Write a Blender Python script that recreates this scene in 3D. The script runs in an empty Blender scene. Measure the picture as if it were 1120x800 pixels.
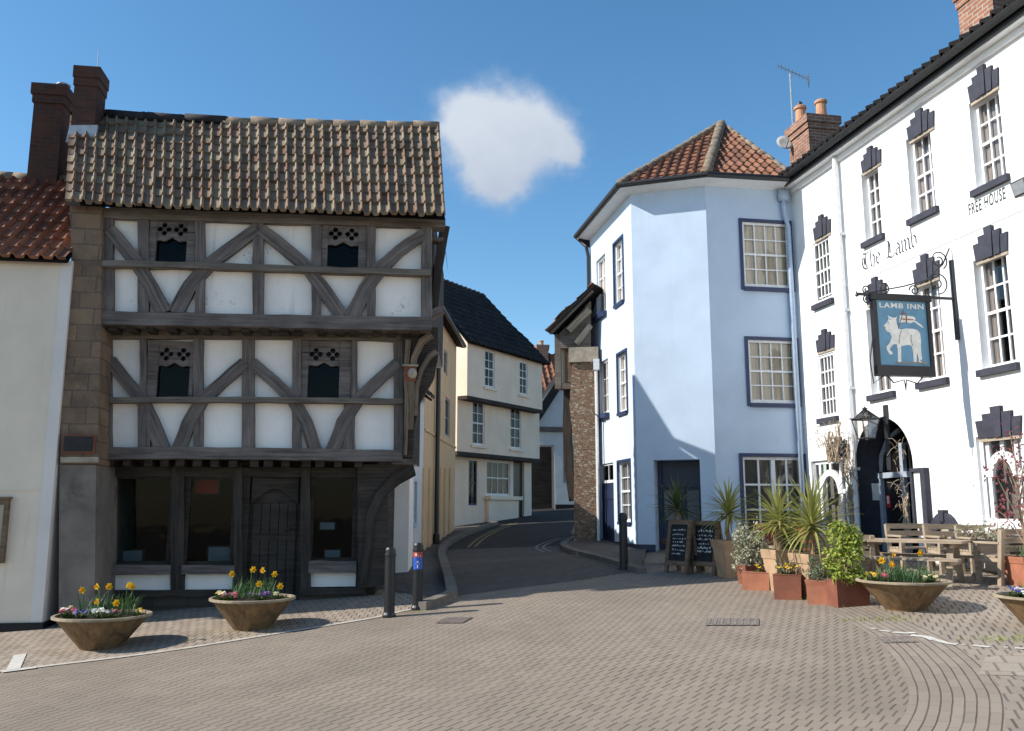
import bpy, bmesh, math, random
from mathutils import Vector, Matrix, noise
random.seed(11)
R = math.radians
SC = bpy.context.scene
COL = SC.collection
# ---------------------------------------------------------------- camera model
F, CX, CY, CAMZ = 950.0, 560.0, 400.0, 1.6
PITCH = math.atan(156/950)
cP, sP = math.cos(PITCH), math.sin(PITCH)
def ray(px, py):
    u, v = px-CX, CY-py
    return Vector((u, F*cP - v*sP, F*sP + v*cP))
def gz(x, y):
    x = max(-14, min(14, x)); y = max(-10, min(50, y))
    return -.28 + .05*x + .047*y
def gp(px, py, up=0.0):
    d = ray(px, py)
    t = (gz(0,0)+up-CAMZ)/(d.z - .05*d.x - .047*d.y)
    return Vector((d.x*t, d.y*t, CAMZ+d.z*t))
class Fr:
    """vertical facade frame: X along the facade (viewer's right), Y into the building, Z up"""
    def __init__(s, x, y, z, ang):
        s.M = Matrix.Translation((x, y, z)) @ Matrix.Rotation(ang, 4, 'Z'); s.I = s.M.inverted()
    def pick(s, px, py, Y=0.0):
        o = s.I @ Vector((0,0,CAMZ)); d = s.I.to_3x3() @ ray(px, py)
        t = (Y-o.y)/d.y; p = o + d*t
        return p.x, p.z
    def rect(s, l, r, t, b, Y=0.0):
        m = (l+r)/2
        x0 = s.pick(l, (t+b)/2, Y)[0]; x1 = s.pick(r, (t+b)/2, Y)[0]
        return x0, x1, s.pick(m, b, Y)[1], s.pick(m, t, Y)[1]
def between(a, b, z):
    ang = math.atan2(b[1]-a[1], b[0]-a[0])
    return Fr(a[0], a[1], z, ang), math.hypot(b[0]-a[0], b[1]-a[1])
WF = Fr(0,0,0,0)
# ---------------------------------------------------------------- mesh builder
class MB:
    def __init__(s): s.v=[]; s.f=[]; s.m=[]; s.u=[]
    def poly(s, pts, mi=0, uv=None):
        n=len(s.v); s.v += [Vector(p) for p in pts]; s.f.append(tuple(range(n,n+len(pts)))); s.m.append(mi); s.u.append(uv)
    def raw(s, vs, fs, mi=0, uvs=None):
        n=len(s.v); s.v += [Vector(p) for p in vs]
        for i,f in enumerate(fs): s.f.append(tuple(n+k for k in f)); s.m.append(mi); s.u.append(uvs[i] if uvs else None)
    def box(s, x0,x1,y0,y1,z0,z1, mi=0):
        vs=[(x0,y0,z0),(x1,y0,z0),(x1,y1,z0),(x0,y1,z0),(x0,y0,z1),(x1,y0,z1),(x1,y1,z1),(x0,y1,z1)]
        s.raw(vs,[(0,3,2,1),(4,5,6,7),(0,1,5,4),(2,3,7,6),(1,2,6,5),(3,0,4,7)],mi)
    def obox(s, p, q, w, h, mi=0, up=(0,0,1)):
        """box beam from p to q; w across, h along up"""
        p=Vector(p); q=Vector(q); d=(q-p); L=d.length; d.normalize(); a=d.cross(Vector(up))
        if a.length<1e-4: a=Vector((1,0,0))
        a.normalize(); b=a.cross(d); a=a*w/2; b=b*h/2
        vs=[p-a-b,p+a-b,p+a+b,p-a+b,q-a-b,q+a-b,q+a+b,q-a+b]
        fs=[(0,3,2,1),(4,5,6,7),(0,1,5,4),(2,3,7,6),(1,2,6,5),(3,0,4,7)]
        uv=[None,None]+[[(0,0),(0,w),(L,w),(L,0)]]*0
        us=[None,None,[(0,0),(0,w),(L,w),(L,0)],[(0,0),(0,w),(L,w),(L,0)],[(0,0),(0,h),(L,h),(L,0)],[(0,0),(0,h),(L,h),(L,0)]]
        s.raw(vs,fs,mi,us)
    def prism(s, pts, y0, y1, mi=0):
        """polygon in XZ (any winding) extruded from y0 (front) to y1"""
        A=sum(pts[i][0]*pts[(i+1)%len(pts)][1]-pts[(i+1)%len(pts)][0]*pts[i][1] for i in range(len(pts)))
        if A<0: pts=pts[::-1]
        n=len(pts)
        vs=[(x,y0,z) for x,z in pts]+[(x,y1,z) for x,z in pts]
        fs=[tuple(range(n)),tuple(range(2*n-1,n-1,-1))]+[(i+n,(i+1)%n+n,(i+1)%n,i) for i in range(n)]
        s.raw(vs,fs,mi)
    def strip(s, pts, w, y0, y1, mi=0, jit=0.0):
        """timber following a polyline in XZ, width w (number or list), front y0, back y1"""
        P=[Vector((x,0,z)) for x,z in pts]
        # resample
        Q=[];L=[0]
        for i in range(len(P)-1):
            k=max(1,int((P[i+1]-P[i]).length/.14))
            for j in range(k): Q.append(P[i].lerp(P[i+1],j/k))
        Q.append(P[-1])
        for i in range(1,len(Q)): L.append(L[-1]+(Q[i]-Q[i-1]).length)
        ws = w if isinstance(w,(list,tuple)) else [w,w]
        Lf,Rt=[],[]
        o=random.random()*50
        for i,q in enumerate(Q):
            t=(Q[min(i+1,len(Q)-1)]-Q[max(i-1,0)]).normalized(); a=Vector((-t.z,0,t.x))
            h=(ws[0]+(ws[-1]-ws[0])*L[i]/max(L[-1],1e-6))/2
            Lf.append(q+a*(h+jit*noise.noise((L[i]*3,o,0)))); Rt.append(q-a*(h+jit*noise.noise((L[i]*3,o,9))))
        n=len(Q); vs=[];fs=[];us=[]
        for i in range(n):
            for p,yy in ((Lf[i],y0),(Rt[i],y0),(Rt[i],y1),(Lf[i],y1)): vs.append((p.x,yy,p.z))
        W=max(ws)
        for i in range(n-1):
            a=4*i;b=a+4
            for k in range(4):
                k2=(k+1)%4
                fs.append((a+k,a+k2,b+k2,b+k)); v0=[0,W,W+.1,2*W+.1][k]; v1=[W,W+.1,2*W+.1,2*W+.2][k]
                us.append([(L[i]+o,v0),(L[i]+o,v1),(L[i+1]+o,v1),(L[i+1]+o,v0)])
        fs+= [(3,2,1,0),(4*n-4,4*n-3,4*n-2,4*n-1)]; us+=[None,None]
        s.raw(vs,fs,mi,us)
    def tube(s, pts, r, n=8, mi=0, caps=True):
        P=[Vector(p) for p in pts]; m=len(P)
        rs = r if isinstance(r,(list,tuple)) else [r]*m
        vs=[];fs=[];us=[]; prev=None; L=0
        Ls=[0]
        for i in range(1,m): Ls.append(Ls[-1]+(P[i]-P[i-1]).length)
        for i in range(m):
            t=(P[min(i+1,m-1)]-P[max(i-1,0)])
            t = t.normalized() if t.length>1e-9 else Vector((0,0,1))
            if prev is None:
                a=t.orthogonal().normalized()
            else:
                a=prev-t*prev.dot(t)
                a=a.normalized() if a.length>1e-6 else t.orthogonal().normalized()
            prev=a; b=t.cross(a)
            for k in range(n):
                c=2*math.pi*k/n
                vs.append(P[i]+(a*math.cos(c)+b*math.sin(c))*rs[i])
        for i in range(m-1):
            for k in range(n):
                k2=(k+1)%n
                fs.append((i*n+k,i*n+k2,(i+1)*n+k2,(i+1)*n+k)); us.append([(Ls[i],k/n*.3),(Ls[i],(k+1)/n*.3),(Ls[i+1],(k+1)/n*.3),(Ls[i+1],k/n*.3)])
        if caps: fs+=[tuple(range(n-1,-1,-1)),tuple(range((m-1)*n,m*n))]; us+=[None,None]
        s.raw(vs,fs,mi,us)
    def lathe(s, prof, c=(0,0,0), n=24, mi=0):
        c=Vector(c); vs=[];fs=[]
        for r,z in prof:
            for k in range(n):
                a=2*math.pi*k/n; vs.append(c+Vector((r*math.cos(a),r*math.sin(a),z)))
        for i in range(len(prof)-1):
            for k in range(n):
                k2=(k+1)%n; fs.append((i*n+k,i*n+k2,(i+1)*n+k2,(i+1)*n+k))
        if prof[0][0]>1e-4: fs.append(tuple(range(n-1,-1,-1)))
        if prof[-1][0]>1e-4: fs.append(tuple(range((len(prof)-1)*n,len(prof)*n)))
        s.raw(vs,fs,mi)
    def blob(s, c, r, sx=1,sy=1,sz=1,mi=0,n=8,jit=.12):
        prof=[]
        c=Vector(c); vs=[];fs=[]; m=n//2+1
        for i in range(m+1):
            th=math.pi*i/m
            for k in range(n):
                ph=2*math.pi*k/n
                d=Vector((math.sin(th)*math.cos(ph),math.sin(th)*math.sin(ph),-math.cos(th)))
                q=r*(1+jit*noise.noise(d*2+c*7)); vs.append(c+Vector((d.x*sx,d.y*sy,d.z*sz))*q)
        for i in range(m):
            for k in range(n):
                k2=(k+1)%n; fs.append((i*n+k,i*n+k2,(i+1)*n+k2,(i+1)*n+k))
        s.raw(vs,fs,mi)
    def build(s, name, mats, parent=None, fr=None, root=None, smooth=False, merge=False):
        """verts are in frame fr (default: local); they are stored in root-local coordinates"""
        X=Matrix.Identity(4)
        if fr is not None: X=fr.M
        if root is not None: X=root['_inv'] @ X
        me=bpy.data.meshes.new(name)
        me.from_pydata([X@v for v in s.v],[],s.f)
        mats = mats if isinstance(mats,(list,tuple)) else [mats]
        for m in mats: me.materials.append(m)
        uvl=me.uv_layers.new(name='UVMap')
        for i,p in enumerate(me.polygons):
            p.material_index=s.m[i]; p.use_smooth=smooth
            uv=s.u[i]
            if uv is None:
                nx,ny,nz=[abs(c) for c in p.normal]
                for k,li in enumerate(p.loop_indices):
                    v=s.v[s.f[i][k]]
                    uvl.data[li].uv = (v.x,v.y) if nz>max(nx,ny) else ((v.y,v.z) if nx>ny else (v.x,v.z))
            else:
                for k,li in enumerate(p.loop_indices): uvl.data[li].uv=uv[k]
        if merge:
            bm=bmesh.new(); bm.from_mesh(me); bmesh.ops.remove_doubles(bm,verts=bm.verts,dist=1e-4); bm.to_mesh(me); bm.free()
        me.update()
        o=bpy.data.objects.new(name,me); COL.objects.link(o)
        if parent is not None: o.parent=parent.o if isinstance(parent,Root) else parent
        return o
class Root:
    def __init__(s, name, label, cat, loc, rz=0, group=None):
        o=bpy.data.objects.new(name,None); COL.objects.link(o); o.empty_display_size=.2
        o.location=loc; o.rotation_euler=(0,0,rz); s.o=o
        s.inv=(Matrix.Translation(loc)@Matrix.Rotation(rz,4,'Z')).inverted()
        tag(o,label,cat,group)
    def __getitem__(s,k): return s.inv
def tag(o,label=None,cat=None,group=None,kind=None):
    if label: o['label']=label
    if cat: o['category']=cat
    if group: o['group']=group
    if kind: o['kind']=kind
    return o
def struct(o): o['kind']='structure'; return o
def kids(o): return [c for c in COL.objects if c.parent==o]
def copy_tree(o,parent=None):
    c=o.copy(); COL.objects.link(c); c.parent=parent
    for ch in kids(o): copy_tree(ch,c)
    return c
# ---------------------------------------------------------------- materials
def new_mat(name):
    m=bpy.data.materials.new(name); m.use_nodes=True; nt=m.node_tree
    return m,nt,nt.nodes['Principled BSDF']
class N:
    """tiny node helper"""
    def __init__(s,nt): s.nt=nt
    def n(s,t,**k):
        x=s.nt.nodes.new(t)
        for a,b in k.items(): setattr(x,a,b)
        return x
    def l(s,a,b): s.nt.links.new(a,b)
    def set(s,sock,v):
        if hasattr(v,'is_linked') or hasattr(v,'links'): s.l(v,sock)
        else: sock.default_value=v
    def math(s,op,a,b=0.0,c=0.0,clamp=False):
        x=s.n('ShaderNodeMath',operation=op,use_clamp=clamp); s.set(x.inputs[0],a); s.set(x.inputs[1],b); s.set(x.inputs[2],c); return x.outputs[0]
    def mix(s,f,a,b,blend='MIX'):
        x=s.n('ShaderNodeMix',data_type='RGBA',blend_type=blend); s.set(x.inputs[0],f)
        s.set(x.inputs[6],a if not isinstance(a,tuple) else (*a[:3],1)); s.set(x.inputs[7],b if not isinstance(b,tuple) else (*b[:3],1)); return x.outputs[2]
    def noise(s,vec,scale,detail=4,rough=.55,dist=0.0):
        x=s.n('ShaderNodeTexNoise'); x.inputs['Scale'].default_value=scale; x.inputs['Detail'].default_value=detail; x.inputs['Roughness'].default_value=rough; x.inputs['Distortion'].default_value=dist
        if vec is not None: s.l(vec,x.inputs['Vector'])
        return x.outputs[0]
    def ramp(s,f,lo,hi):
        x=s.n('ShaderNodeMapRange',interpolation_type='SMOOTHSTEP'); s.set(x.inputs[0],f); x.inputs[1].default_value=lo; x.inputs[2].default_value=hi; return x.outputs[0]
    def coord(s,kind='Object'): return s.n('ShaderNodeTexCoord').outputs[kind]
    def scale(s,vec,sc,rot=(0,0,0)):
        x=s.n('ShaderNodeMapping'); x.inputs['Scale'].default_value=sc; x.inputs['Rotation'].default_value=rot; s.l(vec,x.inputs[0]); return x.outputs[0]
    def bump(s,h,strength,dist,bsdf):
        x=s.n('ShaderNodeBump'); x.inputs['Strength'].default_value=strength; x.inputs['Distance'].default_value=dist; s.l(h,x.inputs['Height']); s.l(x.outputs[0],bsdf.inputs['Normal'])
def c_(c,k): return tuple(min(1,v*k) for v in c[:3])
def mat(name,col,rough=.8,var=.15,scale=6,stain=None,stain_amt=.4,stain_scale=.8,bump=.2,bscale=40,bdist=.01,spec=.3,metal=0,coord='Object',stretch=None):
    m,nt,b=new_mat(name); g=N(nt); co=g.coord(coord)
    if stretch: co=g.scale(co,stretch)
    n1=g.noise(co,scale,5)
    c=g.mix(g.ramp(n1,.25,.75),c_(col,1-var),c_(col,1+var))
    if stain is not None:
        n2=g.noise(co,stain_scale,6,.62,.6)
        c=g.mix(g.math('MULTIPLY',g.ramp(n2,.52,.75),stain_amt),c,stain)
    g.l(c,b.inputs['Base Color']); b.inputs['Roughness'].default_value=rough; b.inputs['Specular IOR Level'].default_value=spec; b.inputs['Metallic'].default_value=metal
    if bump: g.bump(g.noise(co,bscale,5,.6),bump,bdist,b)
    return m
def plaster(name,col,dirt=(.3,.29,.28),dirt_amt=.35,rough=.85,streak=.25,bump=.25):
    """painted render: slight patchiness, rain streaks, grime specks"""
    m,nt,b=new_mat(name); g=N(nt); co=g.coord('Object')
    c=g.mix(g.ramp(g.noise(co,1.3,5),.3,.7),c_(col,.93),c_(col,1.04))
    st=g.noise(g.scale(co,(7,7,.5)),1.0,5,.6)
    c=g.mix(g.math('MULTIPLY',g.ramp(st,.55,.8),streak),c,dirt)
    pt=g.math('MULTIPLY',g.ramp(g.noise(co,1.6,6,.7),.54,.72),g.ramp(g.noise(co,26,4,.7),.5,.7))
    c=g.mix(g.math('MULTIPLY',pt,dirt_amt,clamp=True),c,c_(dirt,.6))
    g.l(c,b.inputs['Base Color']); b.inputs['Roughness'].default_value=rough; b.inputs['Specular IOR Level'].default_value=.2
    h=g.math('ADD',g.noise(co,3,4),g.math('MULTIPLY',g.noise(co,45,4,.6),.18)); g.bump(h,bump,.03,b)
    return m
def timber(name,dark,light,rough=.85,grey=None):
    m,nt,b=new_mat(name); g=N(nt); uv=g.coord('UV')
    gr=g.noise(g.scale(uv,(1.2,26,1)),1.0,6,.65,.8); pt=g.noise(g.scale(uv,(1.5,3,1)),1.2,4)
    f=g.math('ADD',g.math('MULTIPLY',gr,.7),g.math('MULTIPLY',pt,.45))
    c=g.mix(g.ramp(f,.35,.8),dark,light)
    ck=g.ramp(g.noise(g.scale(uv,(.7,34,1)),1.0,3,.5,.3),.62,.72)
    c=g.mix(g.math('MULTIPLY',ck,.7),c,c_(dark,.25))
    g.l(c,b.inputs['Base Color']); b.inputs['Roughness'].default_value=rough; b.inputs['Specular IOR Level'].default_value=.25
    g.bump(g.math('SUBTRACT',gr,ck),.5,.012,b)
    return m
def tilemat(name,cols,lichen=(.42,.38,.26),lich=.5,mortar=None):
    """one random tone per tile from the UV cell, lichen and soot blotches"""
    m,nt,b=new_mat(name); g=N(nt); uv=g.coord('UV'); co=g.coord('Object')
    fl=g.n('ShaderNodeVectorMath',operation='FLOOR'); g.l(uv,fl.inputs[0])
    wn=g.n('ShaderNodeTexWhiteNoise',noise_dimensions='2D'); g.l(fl.outputs[0],wn.inputs[0])
    r=g.n('ShaderNodeValToRGB'); r.color_ramp.interpolation='LINEAR'
    e=r.color_ramp.elements; e[0].color=(*cols[0],1); e[1].color=(*cols[-1],1)
    for i in range(1,len(cols)-1):
        x=e.new(i/(len(cols)-1)); x.color=(*cols[i],1)
    g.l(wn.outputs[0],r.inputs[0]); c=r.outputs[0]
    c=g.mix(g.ramp(g.noise(co,1.1,4),.4,.8),c,g.mix(.22,c,(.06,.05,.045)))
    c=g.mix(g.math('MULTIPLY',g.ramp(g.noise(co,11,6,.7),.55,.7),lich),c,lichen)
    c=g.mix(g.math('MULTIPLY',g.ramp(g.noise(co,23,5,.7),.6,.75),.7),c,(.03,.028,.025))
    g.l(c,b.inputs['Base Color']); b.inputs['Roughness'].default_value=.9; b.inputs['Specular IOR Level'].default_value=.2
    g.bump(g.noise(co,60,4,.7),.4,.01,b)
    return m
def brick(name,c1,c2,mortar,w=.22,h=.075,ms=.012,coord='UV',rot=0,bump=.6,var=True):
    m,nt,b=new_mat(name); g=N(nt); co=g.coord(coord)
    if rot: co=g.scale(co,(1,1,1),(0,0,rot))
    nz=g.n('ShaderNodeVectorMath',operation='ADD'); g.l(co,nz.inputs[0])
    nn=g.n('ShaderNodeTexNoise'); nn.inputs['Scale'].default_value=9; g.l(co,nn.inputs['Vector'])
    sc=g.n('ShaderNodeVectorMath',operation='SCALE'); g.l(nn.outputs['Color'],sc.inputs[0]); sc.inputs['Scale'].default_value=.02; g.l(sc.outputs[0],nz.inputs[1])
    t=g.n('ShaderNodeTexBrick'); g.l(nz.outputs[0],t.inputs['Vector'])
    t.inputs['Color1'].default_value=(*c1,1); t.inputs['Color2'].default_value=(*c2,1); t.inputs['Mortar'].default_value=(*mortar,1)
    t.inputs['Scale'].default_value=1; t.inputs['Brick Width'].default_value=w; t.inputs['Row Height'].default_value=h; t.inputs['Mortar Size'].default_value=ms; t.inputs['Mortar Smooth'].default_value=.3
    ob=g.coord('Object')
    c=g.mix(g.ramp(g.noise(ob,3,5,.65),.4,.75),t.outputs[0],g.mix(.55,t.outputs[0],(.05,.04,.035)))
    c=g.mix(g.math('MULTIPLY',g.ramp(g.noise(ob,30,4,.7),.5,.8),.35),c,c_(c1,1.5))
    g.l(c,b.inputs['Base Color']); b.inputs['Roughness'].default_value=.9; b.inputs['Specular IOR Level'].default_value=.2
    g.bump(g.math('SUBTRACT',g.math('MULTIPLY',g.noise(ob,35,4,.6),.5),t.outputs[1]),bump,.012,b)
    return m
def rubble(name,cols,scale=7,mortar=(.28,.22,.17)):
    m,nt,b=new_mat(name); g=N(nt); co=g.scale(g.coord('Object'),(1,1,1.7))
    v=g.n('ShaderNodeTexVoronoi'); v.inputs['Scale'].default_value=scale; g.l(co,v.inputs['Vector'])
    e=g.n('ShaderNodeTexVoronoi',feature='DISTANCE_TO_EDGE'); e.inputs['Scale'].default_value=scale; g.l(co,e.inputs['Vector'])
    sp=g.n('ShaderNodeSeparateColor'); g.l(v.outputs['Color'],sp.inputs[0])
    c=g.mix(sp.outputs[0],cols[0],cols[1]); c=g.mix(g.ramp(sp.outputs[1],.6,.9),c,cols[2])
    c=g.mix(g.ramp(g.noise(co,20,4,.7),.4,.75),c,g.mix(.5,c,(.07,.06,.05)))
    ed=g.ramp(e.outputs[0],.0,.09); c=g.mix(ed,mortar,c)
    g.l(c,b.inputs['Base Color']); b.inputs['Roughness'].default_value=.95; b.inputs['Specular IOR Level'].default_value=.1
    g.bump(g.math('ADD',ed,g.math('MULTIPLY',g.noise(co,30,4),.4)),.8,.05,b)
    return m
def glassmat(name,tint=(.8,.85,.85),base=.03,gain=1.15):
    m,nt,b=new_mat(name); g=N(nt); nt.nodes.remove(b); out=nt.nodes['Material Output']
    tr=g.n('ShaderNodeBsdfTransparent'); tr.inputs[0].default_value=(*tint,1)
    gl=g.n('ShaderNodeBsdfGlossy'); gl.inputs['Roughness'].default_value=.03
    lw=g.n('ShaderNodeFresnel'); lw.inputs['IOR'].default_value=1.5
    bp=g.n('ShaderNodeBump'); bp.inputs['Strength'].default_value=.12; bp.inputs['Distance'].default_value=.02; g.l(g.noise(g.coord('Object'),2.5,2),bp.inputs['Height']); g.l(bp.outputs[0],gl.inputs['Normal'])
    mx=g.n('ShaderNodeMixShader'); g.l(g.math('ADD',g.math('MULTIPLY',lw.outputs[0],gain),base,clamp=True),mx.inputs[0]); g.l(tr.outputs[0],mx.inputs[1]); g.l(gl.outputs[0],mx.inputs[2]); g.l(mx.outputs[0],out.inputs[0])
    return m
def leafmat(name,c1,c2,rough=.5,scale=3,trans=.25):
    m,nt,b=new_mat(name); g=N(nt)
    oi=g.n('ShaderNodeNewGeometry').outputs['Random Per Island']
    c=g.mix(oi,c1,c2); c=g.mix(g.ramp(g.noise(g.coord('Object'),scale,3),.3,.7),c,g.mix(.35,c,c_(c1,.5)))
    g.l(c,b.inputs['Base Color']); b.inputs['Roughness'].default_value=rough; b.inputs['Specular IOR Level'].default_value=.3
    tl=g.n('ShaderNodeBsdfTranslucent'); g.l(c,tl.inputs[0]); mx=g.n('ShaderNodeMixShader'); mx.inputs[0].default_value=trans
    g.l(b.outputs[0],mx.inputs[1]); g.l(tl.outputs[0],mx.inputs[2]); g.l(mx.outputs[0],nt.nodes['Material Output'].inputs[0])
    return m
def paving(name,c1,c2,joint,ang,bw,bl,jw=.06,cross=.35,dirt=.35,base='Object',dash=1.0):
    """block paving: dark dashed joints of length bl, spaced bw, staggered; faint cross joints"""
    m,nt,b=new_mat(name); g=N(nt); co=g.coord(base); rc=g.scale(co,(1,1,1),(0,0,-ang)) if ang else co
    wob=g.n('ShaderNodeTexNoise'); wob.inputs['Scale'].default_value=1.2; g.l(co,wob.inputs['Vector'])
    ws=g.n('ShaderNodeVectorMath',operation='SCALE'); g.l(wob.outputs['Color'],ws.inputs[0]); ws.inputs['Scale'].default_value=.05
    ad=g.n('ShaderNodeVectorMath',operation='ADD'); g.l(rc,ad.inputs[0]); g.l(ws.outputs[0],ad.inputs[1])
    sx=g.n('ShaderNodeSeparateXYZ'); g.l(ad.outputs[0],sx.inputs[0])
    u=g.math('DIVIDE',sx.outputs[0],bl); v=g.math('DIVIDE',sx.outputs[1],bw)
    row=g.math('FLOOR',u); fu=g.math('FRACT',u)
    v2=g.math('ADD',v,g.math('MULTIPLY',row,.5)); colm=g.math('FLOOR',v2); fv=g.math('FRACT',v2)
    dv=g.math('ABSOLUTE',g.math('SUBTRACT',fv,.5)); du=g.math('ABSOLUTE',g.math('SUBTRACT',fu,.5))
    jv=g.ramp(dv,.5-jw*1.3,.5-jw*.35); ju=g.math('MULTIPLY',g.ramp(du,.5-jw*bw/bl*1.1,.5-jw*bw/bl*.3),cross)
    cv=g.n('ShaderNodeCombineXYZ'); g.l(row,cv.inputs[0]); g.l(colm,cv.inputs[1])
    wn=g.n('ShaderNodeTexWhiteNoise',noise_dimensions='2D'); g.l(cv.outputs[0],wn.inputs[0])
    jstr=g.ramp(g.noise(co,.7,4,.6),.2,.6)
    j=g.math('MAXIMUM',g.math('MULTIPLY',jv,g.math('ADD',.55*dash,g.math('MULTIPLY',jstr,.45*dash))),ju)
    j=g.math('MULTIPLY',j,g.math('ADD',.6,g.math('MULTIPLY',wn.outputs[0],.4)))
    c=g.mix(wn.outputs[0],c1,c2)
    c=g.mix(g.math('MULTIPLY',g.ramp(g.noise(co,.45,6,.65,.5),.42,.66),dirt),c,c_(c1,.62))
    c=g.mix(g.math('MULTIPLY',g.ramp(g.noise(co,1.1,5,.7,.3),.55,.8),.22),c,(.2,.19,.11))
    c=g.mix(g.math('MULTIPLY',g.ramp(g.noise(co,90,3,.7),.4,.8),.25),c,c_(c1,.55))
    c=g.mix(g.math('MULTIPLY',g.ramp(g.noise(co,5,5,.75),.63,.70),.45),c,c_(c1,.5))
    c=g.mix(j,c,joint)
    g.l(c,b.inputs['Base Color']); b.inputs['Roughness'].default_value=.85; b.inputs['Specular IOR Level'].default_value=.25
    h=g.math('ADD',g.math('SUBTRACT',1,j),g.math('ADD',g.math('MULTIPLY',g.noise(co,70,3),.25),g.math('MULTIPLY',wn.outputs[0],.25))); g.bump(h,.55,.012,b)
    return m
def flat(name,col,rough=.6,spec=.3,metal=0): return mat(name,col,rough,.08,12,bump=.1,spec=spec,metal=metal)
# ---------------------------------------------------------------- material library
M={}
M['plaster_lodge']=plaster('lodge_plaster',(.90,.83,.765),dirt=(.22,.21,.2),dirt_amt=1.6,streak=.3)
M['plaster_clean']=plaster('lodge_plaster_lower',(.91,.84,.78),dirt=(.4,.39,.37),dirt_amt=.2,streak=.1)
M['timber']=timber('old_oak',(.068,.056,.051),(.225,.188,.170))
M['timber_dark']=timber('dark_oak',(.022,.018,.015),(.075,.06,.05))
M['timber_grey']=timber('weathered_rail',(.085,.068,.056),(.22,.185,.15))
M['timber_carved']=timber('carved_oak',(.06,.042,.03),(.25,.18,.125))
M['shadow_dark']=flat('unlit_interior',(.012,.011,.011),.9,.1)
M['lamb_white']=plaster('inn_white_paint',(.83,.83,.82),dirt=(.5,.47,.42),dirt_amt=.04,streak=.14,bump=.12)
M['blue_wall']=plaster('pale_blue_paint',(.545,.65,.775),dirt=(.3,.36,.44),dirt_amt=.12,streak=.12,bump=.2)
M['navy']=flat('navy_gloss_paint',(.018,.035,.10),.45,.5)
M['navy_door']=flat('navy_door_paint',(.014,.024,.06),.45,.5)
M['key_navy']=mat('slate_blue_masonry_paint',(.042,.043,.058),.65,.2,8,bump=.2)
M['white_paint']=flat('white_gloss_paint',(.80,.80,.80),.4,.5)
M['white_trim']=mat('white_trim_paint',(.78,.78,.77),.55,.05,8,stain=(.5,.48,.44),stain_amt=.25,bump=.1)
M['grey_paint']=flat('grey_blue_paint',(.33,.37,.43),.45,.4)
M['black']=flat('black_paint',(.012,.012,.013),.4,.5)
M['black_iron']=flat('black_iron',(.02,.021,.024),.5,.5)
M['gutter']=flat('black_gutter',(.016,.015,.015),.45,.5)
M['pipe_blue']=flat('pale_blue_pipe',(.42,.52,.66),.5,.4)
M['pipe_white']=flat('white_pipe',(.72,.72,.72),.5,.4)
M['glass']=glassmat('window_glass',(.90,.89,.86)); M['dull_glass']=glassmat('dull_glass',(.7,.75,.75),0.0,.5)
M['shop_glass']=glassmat('shop_glass',(.55,.6,.6),0.0,.3)
M['curtain_beige']=mat('beige_curtain',(.86,.77,.64),.9,.12,3,bump=.3,bscale=6,bdist=.03,stretch=(9,9,.4))
M['curtain_white']=mat('net_curtain',(.80,.75,.71),.9,.12,3,bump=.3,bscale=6,bdist=.03,stretch=(9,9,.4))
M['curtain_mid']=mat('mauve_grey_curtain',(.34,.31,.31),.9,.2,3,bump=.3,bscale=6,bdist=.03,stretch=(7,7,.5))
M['curtain_grey']=mat('grey_blind',(.20,.19,.185),.9,.2,3,bump=.3,bscale=6,bdist=.03,stretch=(9,9,.6))
M['cream_wall']=plaster('cream_render',(.775,.655,.525),dirt=(.32,.28,.23),dirt_amt=.2,streak=.2)
M['strip_wall']=plaster('pale_grey_blue_render',(.74,.67,.62),dirt=(.38,.37,.36),dirt_amt=.15,streak=.15)
M['ochre_wall']=plaster('ochre_render',(.70,.49,.29),dirt=(.3,.23,.16),dirt_amt=.25,streak=.3)
M['street_white']=plaster('street_white_render',(.84,.70,.555),dirt=(.36,.32,.27),dirt_amt=.35,streak=.3)
M['far_white']=plaster('far_white_render',(.68,.68,.68),dirt=(.4,.38,.36),dirt_amt=.3,streak=.2)
M['plinth_black']=flat('black_plinth_paint',(.014,.014,.015),.6,.3)
M['tile_lodge']=tilemat('mossy_clay_tile',[(.12,.082,.058),(.205,.148,.105),(.245,.18,.128),(.19,.11,.073),(.21,.165,.106),(.285,.22,.155)],lichen=(.34,.28,.195),lich=.4)
M['tile_orange']=tilemat('orange_clay_tile',[(.17,.07,.042),(.27,.118,.07),(.22,.095,.058),(.13,.062,.042)],lichen=(.42,.34,.26),lich=.35)
M['tile_blue']=tilemat('brown_clay_tile',[(.16,.075,.045),(.28,.135,.082),(.22,.10,.065),(.13,.07,.05)],lichen=(.36,.31,.22),lich=.4)
M['tile_dark']=tilemat('dark_slate_tile',[(.014,.014,.016),(.03,.029,.03),(.022,.02,.02)],lichen=(.07,.07,.06),lich=.3)
M['ridge']=mat('ridge_mortar',(.24,.19,.14),.95,.3,14,stain=(.08,.07,.06),stain_amt=.7,stain_scale=5,bump=.5,bscale=20,bdist=.02)
M['ridge_dark']=mat('tarred_ridge',(.028,.024,.026),.8,.3,10,bump=.3)
M['lead']=mat('lead_flashing',(.42,.43,.46),.5,.2,6,bump=.3,metal=.2)
M['brick_dark']=brick('sooty_brick',(.105,.042,.028),(.06,.03,.024),(.075,.05,.04))
M['brick_red']=brick('red_brick',(.33,.15,.09),(.26,.11,.07),(.36,.31,.26))
M['pot_clay']=mat('chimney_pot_clay',(.50,.27,.16),.85,.15,8,stain=(.1,.08,.07),stain_amt=.5,stain_scale=4)
M['stone']=brick('brown_stone_blocks',(.27,.18,.115),(.18,.12,.085),(.13,.10,.08),w=.42,h=.24,ms=.012,bump=.5)
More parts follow.
